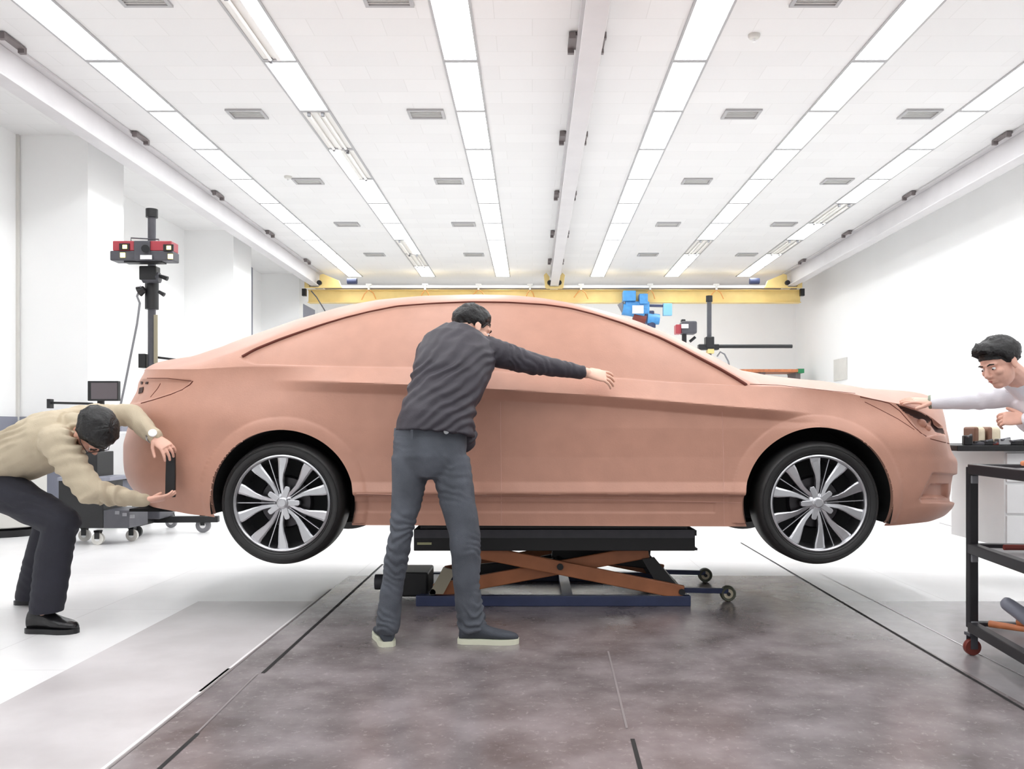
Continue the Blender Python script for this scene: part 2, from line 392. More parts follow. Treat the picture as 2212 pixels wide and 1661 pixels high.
# ---- bridge crane
YC = 18.45
cr = thing('bridge_crane', 'yellow overhead bridge crane spanning the room near the back wall', 'crane', (.4, YC, 3.8))
b = MB(); b.b2(-4.74, 5.67, YC-.1, YC+.1, 3.65, 3.667); b.b2(-4.74, 5.67, YC-.1, YC+.1, 3.91, 3.927); b.b2(-4.74, 5.67, YC-.03, YC+.03, 3.667, 3.91)
b.build('girder', M['yellow'], cr, bevel=.004)
MB().b2(-4.74, 5.55, YC-.2, YC-.14, 3.945, 4.0).build('cable_rail', M['white'], cr, bevel=.005)
for x in (-4.535, .46, 5.41):
    b = MB()
    if abs(x) < 1:
        for s in (-1, 1): b.prism([(x+s*.10, 3.93), (x+s*.19, 3.93), (x+s*.22, 4.2), (x+s*.17, 4.25), (x+s*.1, 4.16)], YC-.27, YC-.22)
        b.b2(x-.17, x+.17, YC-.27, YC-.21, 3.92, 3.965)
    else:
        s = 1 if x < 0 else -1
        b.prism([(x-s*.22, 3.93), (x-s*.22, 4.13), (x-s*.12, 4.13), (x-s*.12, 3.95), (x+s*.08, 3.95), (x+s*.10, 4.2), (x+s*.17, 4.22), (x+s*.50, 4.08), (x+s*.56, 3.93)], YC-.3, YC-.22)
    e = b.build('end_truck', M['yellow'], cr, bevel=.006)
    for s in (-1, 1): MB().cyl((x+s*.1, YC-.36, 4.03), (x+s*.1, YC-.3, 4.03), .05).build('wheel', M['black'], e, smooth=True)
    if abs(x) > 1:
        s = 1 if x < 0 else -1
        MB().cyl((x+s*.66, YC-.22, 4.08), (x+s*.86, YC-.22, 4.08), .065).build('drive_motor', M['navy'], cr, smooth=True)
        MB().b2(x-s*.3, x-s*.22, YC-.2, YC-.1, 3.78, 3.93).build('buffer', M['black'], cr)
for i, x in enumerate((-3.43, -2.25, -1.13, -.05, 1.02, 2.47, 3.86)):
    b = MB(); b.b2(x-.06, x+.06, YC-.22, YC-.12, 3.99, 4.03); b.b2(x-.02, x+.02, YC-.22, YC-.18, 3.9, 3.99); b.build('cable_trolley', M['offwhite'], cr)
    w = .15 if i % 2 == 0 else .1
    MB().tube([(x-w, YC-.2, 3.69+.05*(i % 3)), (x-w*.6, YC-.2, 3.82), (x, YC-.2, 3.91), (x+w*.6, YC-.2, 3.84), (x+w, YC-.2, 3.71)], .012, 8).build('festoon_cable', M['orange'], cr, smooth=True)
YD = YC-.25
MB().tube([P(672, 628, YD), P(684, 642, YD), P(700, 668, YD), P(712, 690, YD)], .012, 8).build('cable', M['dgrey'], cr, smooth=True)
# ---- hoist
Yh = 18.2
h = thing('electric_hoist', 'blue electric hoist hanging under the yellow crane beam', 'hoist', P(1385, 665, Yh))
def pb(x0, y0, x1, y1, Y, dy, b=None):
    b = b or MB(); a = P(x0, y0, Y); c = P(x1, y1, Y); b.b2(a.x, c.x, Y-dy/2, Y+dy/2, c.z, a.z); return b
pb(1345, 630, 1372, 652, Yh, .3).build('trolley', M['blue'], h, bevel=.01)
pb(1380, 636, 1398, 658, Yh, .25).build('side_plate', M['blue'], h, bevel=.01)
MB().cyl(P(1345, 668, Yh), P(1392, 676, Yh), .12).build('drum', M['blue'], h, smooth=True)
MB().cyl(P(1398, 688, Yh), P(1424, 690, Yh), .13, .11).build('motor', M['blue'], h, smooth=True)
MB().cyl(P(1368, 683, Yh), P(1395, 690, Yh), .1).build('gearbox', M['redtool'], h, smooth=True)
pb(1350, 652, 1402, 680, Yh+.02, .22).build('housing', M['blue'], h, bevel=.03)
pb(1392, 672, 1412, 700, Yh+.02, .2).build('frame', M['navy'], h, bevel=.02)
pb(1366, 660, 1390, 677, Yh-.16, .04).build('nameplate', M['white'], h)
pb(1432, 656, 1451, 682, Yh, .12).build('control_box', mat('pale_blue', (130, 190, 226), .4), h, bevel=.008)
MB().bar(P(1392, 660, Yh), P(1436, 661, Yh), .05, .05).build('arm', M['navy'], h)
MB().cyl(P(1340, 655, Yh), P(1349, 672, Yh), .07).build('chain_bag', M['mgrey'], h, smooth=True)
MB().cyl(P(1407, 692, Yh), P(1407, 708, Yh), .09).build('hook_block', M['navy'], h, smooth=True)
# ---------------------------------------------------------------- the clay car
YS = 4.5; HW = .93
def curve(pts, sig=10):
    p = np.array(pts, float); o = np.argsort(p[:, 0]); p = p[o]
    x = np.arange(p[0, 0], p[-1, 0]+1, 1.0); y = np.interp(x, p[:, 0], p[:, 1])
    k = np.arange(-4*sig, 4*sig+1); g = np.exp(-k**2/(2.0*sig*sig)); g /= g.sum()
    pad = 4*sig; yl = y[0]-(y[1:pad+1][::-1]-y[0]); yr = y[-1]-(y[-pad-1:-1][::-1]-y[-1])
    if len(y) <= pad+1: return lambda q: np.interp(q, x, y)
    y = np.convolve(np.concatenate([yl, y, yr]), g, 'valid'); return lambda q: np.interp(q, x, y)
DLO_T = [(522, 771), (550, 755), (599, 735), (649, 717), (699, 700), (749, 685), (798, 673), (858, 661), (938, 655), (1017, 652), (1098, 653), (1180, 658), (1234, 666), (1288, 680), (1342, 697), (1397, 718), (1427, 730), (1469, 751), (1510, 773), (1552, 795), (1593, 819), (1612, 831)]
DLO_B = [(524, 775), (532, 781), (550, 787), (699, 791), (878, 794), (1082, 803), (1352, 818), (1448, 826), (1612, 833)]
SIL = curve([(300, 790), (312, 789), (345, 786), (381, 780), (419, 769), (442, 761), (500, 739), (550, 721), (600, 703.6), (669, 682), (739, 662), (798, 650), (870, 642), (938, 638), (1020, 636), (1120, 638), (1180, 645), (1240, 656), (1302, 670), (1365, 689), (1427, 714), (1469, 733), (1510, 755), (1552, 775), (1593, 796), (1625, 806), (1697, 816), (1791, 825), (1858, 836), (1921, 850), (1970, 866), (2014, 882), (2037, 896)], 12)
RAIL = curve([(290, 800), (360, 793), (420, 784), (470, 768), (523, 751), (600, 721), (700, 688), (800, 663), (900, 649), (1017, 644), (1100, 645), (1180, 650), (1234, 658), (1288, 672), (1342, 688), (1397, 708), (1469, 741), (1552, 785), (1612, 820), (1660, 836), (1900, 870)], 10)
BELT = curve([(270, 800), (312, 798), (420, 797), (500, 792), (550, 791), (699, 793), (878, 796), (1082, 805), (1352, 820), (1448, 828), (1612, 835), (1680, 834), (1769, 842), (1847, 851), (1903, 864), (1960, 873), (2003, 886), (2030, 899), (2046, 912), (2056, 924), (2090, 940)], 9)
CREASE = curve([(250, 826), (420, 823), (599, 822), (699, 825), (878, 832), (1055, 841), (1261, 854), (1397, 864), (1573, 879), (1700, 889), (2100, 930)], 14)
BOT = curve([(240, 1040), (266, 1052), (282, 1082), (310, 1096), (355, 1104), (399, 1112), (452, 1117), (560, 1132), (755, 1136), (1615, 1139), (1936, 1137), (1970, 1134), (2025, 1128), (2055, 1118), (2075, 1106), (2090, 1098)], 6)
ENDF = curve([(830, 2005), (860, 2020), (882, 2030), (914, 2050), (949, 2063), (976, 2070), (994, 2074), (1027, 2073), (1040, 2071), (1050, 2069), (1082, 2069), (1088, 2075), (1099, 2075), (1114, 2070), (1140, 2050)], 3)
ENDR = curve([(780, 311), (800, 308), (814, 302), (824, 295), (869, 291), (890, 284), (923, 271), (959, 261), (1024, 261), (1051, 266), (1085, 284), (1140, 300)], 5)
XF1, XR1 = 1.45, -1.25
nE, nM = 150, 380
g = []                                   # (side, sin-part, offset fraction)
th = np.linspace(0, 1, nE+1)
def plan(tq, n):                         # tq 0..1 -> forward fraction, inward fraction
    a = tq*math.pi/2; f_ = np.sin(a)**(2/n); w_ = 1-np.cos(a)**(2/n); return f_, w_
NE = 2.9
# spread samples evenly along the outline
tt = np.linspace(0, 1, 4000); f_, w_ = plan(tt, NE); s_ = np.concatenate([[0], np.cumsum(np.hypot(np.diff(f_)*1.0, np.diff(w_)*.93))]); s_ /= s_[-1]
te = np.interp(th, s_, tt); fe, we = plan(te, NE)
xm = np.linspace(XR1, XF1, nM+1)
side = np.concatenate([-np.ones(nE), np.zeros(nM+1), np.ones(nE)])
fr = np.concatenate([fe[:0:-1], np.zeros(nM+1), fe[1:]]); wi = np.concatenate([we[:0:-1], np.zeros(nM+1), we[1:]])
xmid = np.concatenate([np.full(nE, XR1), xm, np.full(nE, XF1)])
# tangent angle weight: how much an inward offset acts in y (cos) and in x (sin)
NC = len(side)
def endx(py, front):
    t = (ENDF if front else ENDR)(py); lo, hi = (1.6, 2.9) if front else (-2.9, -1.6)
    tgt = (t-VX)
    off = we*HW
    best = np.zeros_like(np.atleast_1d(t))
    for i, tg in enumerate(np.atleast_1d(tgt)):
        a, b = lo, hi
        for _ in range(40):
            m_ = (a+b)/2
            if front: v = np.max(F*(XF1+(m_-XF1)*fe)/(YS+off)); (a, b) = (m_, b) if v < tg else (a, m_)
            else: v = np.min(F*(XR1+(m_-XR1)*fe)/(YS+off)); (a, b) = (m_, b) if v < tg else (a, m_)
        best[i] = (a+b)/2
    return best
zt = np.linspace(.3, 1.5, 241); pyt = VY-(zt-1)*F/4.78
XFt = endx(pyt, True); XRt = endx(pyt, False)
sm_ = lambda a, b, x: (lambda t: t*t*(3-2*t))(np.clip((x-a)/(b-a), 0, 1))
XFt = XFt+.085*sm_(.84, .99, zt)-.012*sm_(.99, 1.1, zt); XRt = XRt-.070*sm_(1.0, 1.14, zt)-.03*sm_(1.2, 1.3, zt)
ker = np.hanning(5); ker /= ker.sum()
XFt[2:-2] = np.convolve(XFt, ker, 'valid'); XRt[2:-2] = np.convolve(XRt, ker, 'valid')
def colX(z):
    XF = np.interp(z, zt, XFt); XRr = np.interp(z, zt, XRt)
    return xmid+np.where(side > 0, (XF-XF1)*fr, np.where(side < 0, (XRr-XR1)*fr, 0))
OFF = wi*HW
def zfrom(cv, extra):                    # height of an image curve for every column
    z = np.full(NC, 1.0)
    for _ in range(6):
        X = colX(z); Y = YS+OFF+extra; px = VX+F*X/Y
        i1 = np.argmax(px); i0 = np.argmin(px); px = px.copy()
        px[i1:] = px[i1]; px[:i0] = px[i0]
        Yq = Y.copy(); Yq[i1:] = Y[i1]; Yq[:i0] = Y[i0]
        z = 1-(cv(px)-VY)*Yq/F
    return z
z_bot = zfrom(BOT, .03); z_belt = zfrom(BELT, .09); z_cr = zfrom(CREASE, 0); z_cr = np.minimum(z_cr, z_belt-.03)
z_rail = np.full(NC, 1.3)
for _ in range(8):
    ex = .095+.72*np.clip(z_rail-z_belt, 0, 1)
    z_rail = zfrom(RAIL, ex)
z_rail = np.maximum(z_rail, z_belt+.008)
fadeE = np.clip((1-wi)/.9, 0, 1)
os_ = .095*np.ones(NC)*(fadeE**.5)
or_ = os_+.72*(z_rail-z_belt)*fadeE+.02*fadeE
NS, NG, NT = 150, 56, 40
def hstep(a, b, x):
    t = np.clip((x-a)/(b-a), 0, 1); return t*t*(3-2*t)
Xn = colX(np.full(NC, .9)); pxn = VX+F*Xn/(YS+OFF)
door = hstep(560, 760, pxn)*(1-hstep(1640, 1800, pxn))     # where the flank has its sharp shoulder
rock = hstep(700, 780, pxn)*(1-hstep(1600, 1620, pxn))
rows = []
for r in range(NS+1):
    v = r/NS; z = z_bot+(z_belt-z_bot)*v
    ck = [.50, .60, .645, .656, .668, .72, .85, 1.0]
    dk = [.066, .058, .052, .014, .010, .036, .044, .040]
    d_low = np.interp(z, ck, dk)
    q1 = np.array([np.interp(zz, [1.0, max(1.03, zc-.05), max(1.031, zc-.006), zc+.004, zb], [.040, .046, .006, 0, .095]) for zz, zc, zb in zip(z, z_cr, z_belt)])
    d_door = np.where(z < 1.0, d_low, q1)
    zz = (z-z_bot)/(z_belt-z_bot); d_soft = .012+.05*np.clip((.35-zz)/.35, 0, 1)**2+.083*hstep(.60, 1.0, zz)
    # undercut near bumpers
    d = d_door*door+d_soft*(1-door)
    for cx, cz, R in ((-1.301, .617, .375), (1.489, .617, .388)):
        rr = np.hypot(colX(z)-cx, z-cz)-R
        d = d-.016*np.clip(1-np.clip(rr, 0, 1)/.065, 0, 1)**.5*(z > .5)*np.where(rr < .065, 1, 0)
    rows.append((z, d))
NV = len(rows)
PTS = np.zeros((NV+NG+NT, NC, 3))
ta_x = np.gradient(Xn); ta_y = np.gradient(OFF); tl = np.hypot(ta_x, ta_y); inx = -ta_y/tl*np.sign(1); iny = ta_x/tl
# inward normal in plan: rotate the tangent (dx, doff) by +90deg -> (-doff, dx)
for r, (z, d) in enumerate(rows):
    X = colX(z); PTS[r, :, 0] = X+inx*d; PTS[r, :, 1] = YS+np.minimum(OFF+iny*d, HW); PTS[r, :, 2] = z
# greenhouse and top
zcr = np.zeros(NC); crown = np.full(NC, .03)
Xbelt = colX(z_belt)
def topsec(crown):
    """section rows for all columns"""
    out = np.zeros((NG+NT, NC, 3))
    zc = z_rail+crown
    for j in range(NG):
        t = (j+1)/NG
        o = os_+(or_-os_)*t; z = z_belt+(z_rail-z_belt)*t
        bow = .022*np.sin(math.pi*t)*np.clip((z_rail-z_belt)/.3, 0, 1)
        out[j, :, 1] = OFF+o-bow; out[j, :, 2] = z
    for j in range(NT):
        t = (j+1)/NT; tq = t**1.3
        y0 = OFF+or_; out[NG+j, :, 1] = y0+(HW-y0)*tq; out[NG+j, :, 2] = z_rail+(zc-z_rail)*(1-(1-tq)**2.3)
    # round the rail corner
    full = np.concatenate([np.stack([OFF+os_, z_belt], 1)[None], out[:, :, 1:]], 0)
    for _ in range(14):
        full[3:-1] = (full[2:-2]+2*full[3:-1]+full[4:])/4
    out[:, :, 1] = np.minimum(full[1:, :, 0], HW); out[:, :, 2] = full[1:, :, 1]
    out[:, :, 0] = (Xbelt+inx*os_)[None, :]
    return out
lo = np.full(NC, .004); hi = np.full(NC, .45)
for _ in range(22):
    m_ = (lo+hi)/2; o = topsec(m_); Y = YS+o[:, :, 1]; px = VX+F*o[:, :, 0]/Y
    e = np.max((o[:, :, 2]-1)/Y-(VY-SIL(px))/F, 0)
    lo = np.where(e < 0, m_, lo); hi = np.where(e < 0, hi, m_)
crown = (lo+hi)/2
i_ok = np.where((Xbelt > -2.05) & (Xbelt < 1.95))[0]
c0, c1 = crown[i_ok[0]], crown[i_ok[-1]]
crown[:i_ok[0]] = c0*(1-wi[:i_ok[0]])/(1-wi[i_ok[0]]); crown[i_ok[-1]:] = c1*(1-wi[i_ok[-1]:])/(1-wi[i_ok[-1]])
k9 = np.hanning(41); k9 /= k9.sum(); crown = np.convolve(np.pad(crown, 20, mode='edge'), k9, 'valid')
o = topsec(crown); PTS[NV:, :, 0] = o[:, :, 0]; PTS[NV:, :, 1] = YS+o[:, :, 1]; PTS[NV:, :, 2] = o[:, :, 2]
NR = PTS.shape[0]
# ---- recesses, worked in the frame of the photograph's outlines
def polysd(px, py, poly):                # signed distance, inside positive
    P0 = np.array(poly, float); d = np.full(px.shape, 1e9); ins = np.zeros(px.shape, bool); n = len(P0)
    for i in range(n):
        a = P0[i]; b = P0[(i+1) % n]; e = b-a; wx = px-a[0]; wy = py-a[1]
        t = np.clip((wx*e[0]+wy*e[1])/(e@e), 0, 1); d = np.minimum(d, np.hypot(wx-e[0]*t, wy-e[1]*t))
        c = ((a[1] > py) != (b[1] > py)) & (px < (b[0]-a[0])*(py-a[1])/(b[1]-a[1]+1e-12)+a[0]); ins ^= c
    return np.where(ins, d, -d)
pX = VX+F*PTS[:, :, 0]/PTS[:, :, 1]; pY = VY-(PTS[:, :, 2]-1)*F/PTS[:, :, 1]
du = np.gradient(PTS, axis=1); dv = np.gradient(PTS, axis=0); nrm = np.cross(du, dv); nl = np.linalg.norm(nrm, axis=2, keepdims=True); nrm = nrm/np.maximum(nl, 1e-9)
if nrm[60, NC//2, 1] < 0: nrm = -nrm     # inward
POLY_DLO = DLO_T+DLO_B[::-1]
HEAD = [(1934, 872), (1970, 882), (2003, 896), (2024, 908), (2036, 920), (2043, 940), (2020, 940), (2003, 945), (1985, 932), (1962, 900)]
INTAKE = [(2016, 1020), (2120, 1028), (2120, 1087), (1992, 1086), (1987, 1078), (2000, 1052)]
INTAKE2 = [(2020, 1046), (2058, 1046), (2058, 1078), (1998, 1076)]
TAIL = [(414, 820), (405, 836), (385, 846), (340, 861), (301, 871), (240, 880), (240, 824), (320, 818), (362, 818)]
PANEL = [(640, 1083), (1544, 1086), (1544, 1108), (640, 1106)]
near = np.ones(pX.shape, bool)
itF = int(np.argmax(pxn)); itR = int(np.argmin(pxn)); cid = np.arange(NC)[None, :]
mF = np.clip((itF-4-cid)/10, 0, 1); mR = np.clip((cid-itR-4)/10, 0, 1)
disp = np.zeros(pX.shape)
rowid = np.arange(NR)[:, None]
sd = polysd(pX, pY, POLY_DLO); disp += .010*hstep(-1, 3, sd)*(rowid > NV-6)
top_edge = curve(DLO_T, 4)
sd = polysd(pX, pY, HEAD); disp += .030*hstep(0, 6, sd)*(rowid < NV+4)*mF
sdi = polysd(pX, pY, INTAKE); disp += .022*hstep(-1, 5, sdi)*(PTS[:, :, 0] > 1.6)
sd = polysd(pX, pY, INTAKE2); disp += .03*hstep(-1, 4, sd)*(PTS[:, :, 0] > 1.6)
sd = polysd(pX, pY, TAIL); disp += .012*hstep(-1, 6, sd)*mR*(PTS[:, :, 0] < -1)*(rowid < NV+2)
disp += .006*hstep(-1, 2, polysd(pX, pY, PANEL))
# deeper groove in the front bumper slot: keep the symmetric half too
nearmask = PTS[:, :, 1] < YS+HW-.05
PTS = PTS+nrm*(disp*nearmask)[:, :, None]
PTS[:, 0, 1] = PTS[:, -1, 1] = YS+HW; PTS[-1, :, 1] = YS+HW
PTS[:, :, 1] = np.minimum(PTS[:, :, 1], YS+HW)
# ---- wheel arches: snap the grid to the arch circles and open them
ARCH = ((-1.301, .617, .375), (1.489, .617, .388))
for cx, cz, R in ARCH:
    rr = np.hypot(PTS[:, :, 0]-cx, PTS[:, :, 2]-cz); m_ = (np.abs(rr-R) < .0048) & (rowid < NV)
    s = R/rr; PTS[:, :, 0] = np.where(m_, cx+(PTS[:, :, 0]-cx)*s, PTS[:, :, 0]); PTS[:, :, 2] = np.where(m_, cz+(PTS[:, :, 2]-cz)*s, PTS[:, :, 2])
V = PTS.reshape(-1, 3)
idx = np.arange(NR*NC).reshape(NR, NC)
Fq = np.stack([idx[:-1, :-1], idx[:-1, 1:], idx[1:, 1:], idx[1:, :-1]], -1).reshape(-1, 4)
cen = V[Fq].mean(1); keep = np.ones(len(Fq), bool); mi = np.zeros(len(Fq), int)
rsel = (Fq[:, 0]//NC) < NV
for cx, cz, R in ARCH: keep &= ~((np.hypot(cen[:, 0]-cx, cen[:, 2]-cz) < R-.0005) & rsel)
cpx = VX+F*cen[:, 0]/cen[:, 1]; cpy = VY-(cen[:, 2]-1)*F/cen[:, 1]
HEAD_SHADE = [[(1936, 873), (1970, 884), (2003, 898), (2014, 906), (2004, 914), (1975, 902), (1950, 888)], [(2012, 904), (2026, 911), (2037, 926), (2041, 938), (2020, 933), (2010, 918)]]
for dp in HEAD_SHADE: mi[(polysd(cpx, cpy, dp) > 0) & rsel & (cen[:, 0] > 1.5) & (Fq[:, 0] % NC < itF-6)] = 1
V2 = V.copy(); V2[:, 1] = 2*(YS+HW)-V2[:, 1]
allV = np.concatenate([V, V2]); Fk = Fq[keep]; allF = np.concatenate([Fk, Fk[:, ::-1]+len(V)]); allm = np.concatenate([mi[keep], mi[keep]])
me = bpy.data.meshes.new('clay_body'); me.from_pydata(allV.tolist(), [], allF.tolist()); me.update()
me.polygons.foreach_set('material_index', allm)
bm = bmesh.new(); bm.from_mesh(me); bmesh.ops.remove_doubles(bm, verts=bm.verts, dist=.0006)
bmesh.ops.recalc_face_normals(bm, faces=bm.faces)
bm.to_mesh(me); bm.free()
CXc = 0.03
car = thing('clay_car', 'full-size pinkish-brown clay model of a car raised on a scissor lift', 'car model', (CXc, YS+HW, .5))
body = link('body', me, [M['clay'], M['clay_shade']], car)
for p in me.polygons: p.use_smooth = True
me.set_sharp_from_angle(angle=math.radians(50))
# nearest-surface lookup for everything drawn on the body
bv = BVHTree.FromPolygons(V.tolist(), Fk.tolist())
def hit(px, py, lift=0):
    d = (P(px, py, 1)-Vector((0, 0, CH))).normalized(); loc, n, i, dist = bv.ray_cast(Vector((0, 0, CH)), d)
    if loc is None:
        return None
    if n.dot(d) > 0: n = -n
    return loc+n*lift
def onbody(name, pts, r, m, dens=8, smooth=True, lift=0):
    q = []
    for (a, b) in zip(pts[:-1], pts[1:]):
        L = max(1, int(math.hypot(b[0]-a[0], b[1]-a[1])/dens))
        for i in range(L): q.append((a[0]+(b[0]-a[0])*i/L, a[1]+(b[1]-a[1])*i/L))
    q.append(pts[-1]); H = [(hit(x, y, lift), x) for x, y in q]; H = [h_ for h_ in H if h_[0] is not None]
    if len(H) < 2: print('no hit', name); return
    rr = r if not callable(r) else [r(x) for h_, x in H]
    return MB().tube([h_ for h_, x in H], rr, 8).build(name, m, car, smooth=True)
cvT = curve(DLO_T, 6); xs_ = np.arange(523, 1613, 8)
onbody('window_groove', [(x, float(cvT(x))) for x in xs_]+[(1612, 832)], lambda x: .0045+.004*float(hstep(1250, 1600, x))+.003*float(1-hstep(560, 800, x)), M['clay_groove'])
onbody('door_line', [(1081, 868), (1082, 1000), (1083, 1135)], .0016, M['clay_scribe_and_highlight'])
onbody('door_line', [(1560, 890), (1563, 1000), (1563, 1070), (1564, 1134)], .0016, M['clay_scribe_and_highlight'])
onbody('lamp_seam', [(417, 823), (410, 831), (394, 842), (369, 852), (331, 864), (305, 871)], .0032, M['clay_groove'])
onbody('lamp_seam', [(318, 817), (362, 817), (414, 823)], .002, M['clay_groove'])
onbody('lamp_seam', [(347, 828), (340, 840), (325, 858)], .002, M['clay_groove'])
onbody('bonnet_seam', [(1620, 830), (1680, 832), (1769, 842), (1847, 850)], .0022, M['clay_groove'])
onbody('headlamp_seam', [(1858, 857), (1903, 866), (1921, 871), (1943, 887), (1970, 918), (1990, 936), (2010, 948), (2050, 958)], .0026, M['clay_groove'])
onbody('headlamp_seam', [(1868, 868), (1900, 884), (1940, 905), (1975, 928)], .0018, M['clay_groove'])
onbody('sill_highlight', [(770, 1066), (1029, 1073), (1300, 1079), (1608, 1086)], .0022, M['clay_scribe_and_highlight'])  # pale line paints the light caught along the sill lip
# tail lamp cut-outs
for k3, pl in enumerate(([(297, 825), (301, 825), (300, 830), (296, 830)], [(305, 824), (309, 824), (309, 830), (305, 830)], [(316, 824), (321, 824), (320, 830), (315, 830)], [(302, 838), (311, 836), (309, 848), (300, 851)])):
    q = [hit(x, y, .004) for x, y in pl]
    if all(v is not None for v in q):
        MB().add(q+[v+Vector((0, .012, 0)) for v in q], [(0, 1, 2, 3), (7, 6, 5, 4), (0, 4, 5, 1), (1, 5, 6, 2), (2, 6, 7, 3), (3, 7, 4, 0)]).build('lamp_cutout', M['clay_shade'], car)
# headlamp reflectors inside the recess
for (x, y, r) in ((1990, 915, .028), (2003, 925, .02)):
    h_ = hit(x, y)
    if h_ is not None: MB().ell(h_, (r, 0, 0), (0, r*.8, 0), (0, 0, r*.9)).build('headlamp_reflector', M['clay'], car, smooth=True)
# arch lips, liners and underbody
for cx, cz, R in ARCH:
    n = 90; a0 = -.35; outr = []; inr = []
    for i in range(n+1):
        a = a0+(math.pi-2*a0)*i/n; x = cx+R*math.cos(a); z = cz+R*math.sin(a)
        if z < (.548 if (cx < 0 and x < cx) else .495): continue
        loc, nn, ii, dd = bv.ray_cast(Vector((cx+(R+.006)*math.cos(a), 3, cz+(R+.006)*math.sin(a))), Vector((0, 1, 0)))
        y = loc.y if loc is not None else (outr[-1][1] if outr else YS)
        outr.append((x, y+.0005, z)); inr.append((x, y+.03, z))
    n = len(outr); b = MB(); b.add(outr+inr, [(i, i+1, i+1+n, i+n) for i in range(n-1)]); b.build('arch_lip', M['clay'], car, smooth=True, fix=False)
    for s in (0, 1):
        mir = (lambda y: y) if s == 0 else (lambda y: 2*(YS+HW)-y)
        b = MB(); m2 = 60; A = []; B = []
        for i in range(m2+1):
            a = -.3+(math.pi+.6)*i/m2; A.append((cx+(R+.004)*math.cos(a), mir(YS+.035), cz+(R+.004)*math.sin(a))); B.append((cx+(R+.004)*math.cos(a), mir(YS+.36), cz+(R+.004)*math.sin(a)))
        zk = lambda p: p[2] > (.548 if (cx < 0 and p[0] < cx) else .495); A = [p for p in A if zk(p)]; B = [p for p in B if zk(p)]; L = len(A)
        b.add(A+B+[(cx, mir(YS+.36), cz)], [(i, i+1, i+1+L, i+L) for i in range(L-1)]+[(L+i, L+i+1, 2*L) for i in range(L-1)]+[(2*L-1, L, 2*L)])
        b.build('wheel_liner', M['well'], car, fix=False)
b = MB()
for (x0, x1, y0, y1) in ((-2.2, -1.68, YS+.25, YS+1.6), (-1.68, -.93, YS+.36, YS+1.5), (-.93, 1.1, YS+.09, YS+1.77), (1.1, 1.88, YS+.36, YS+1.5), (1.88, 2.2, YS+.3, YS+1.55)):
    b.b2(x0, x1, y0, y1, .5 if -1 < x0 < 1.1 else .545, .56)
b.build('underfloor', M['well'], car)
MB().b2(-.62, .86, YS+.33, YS+1.3, .443, .51).build('armature', M['black'], car)
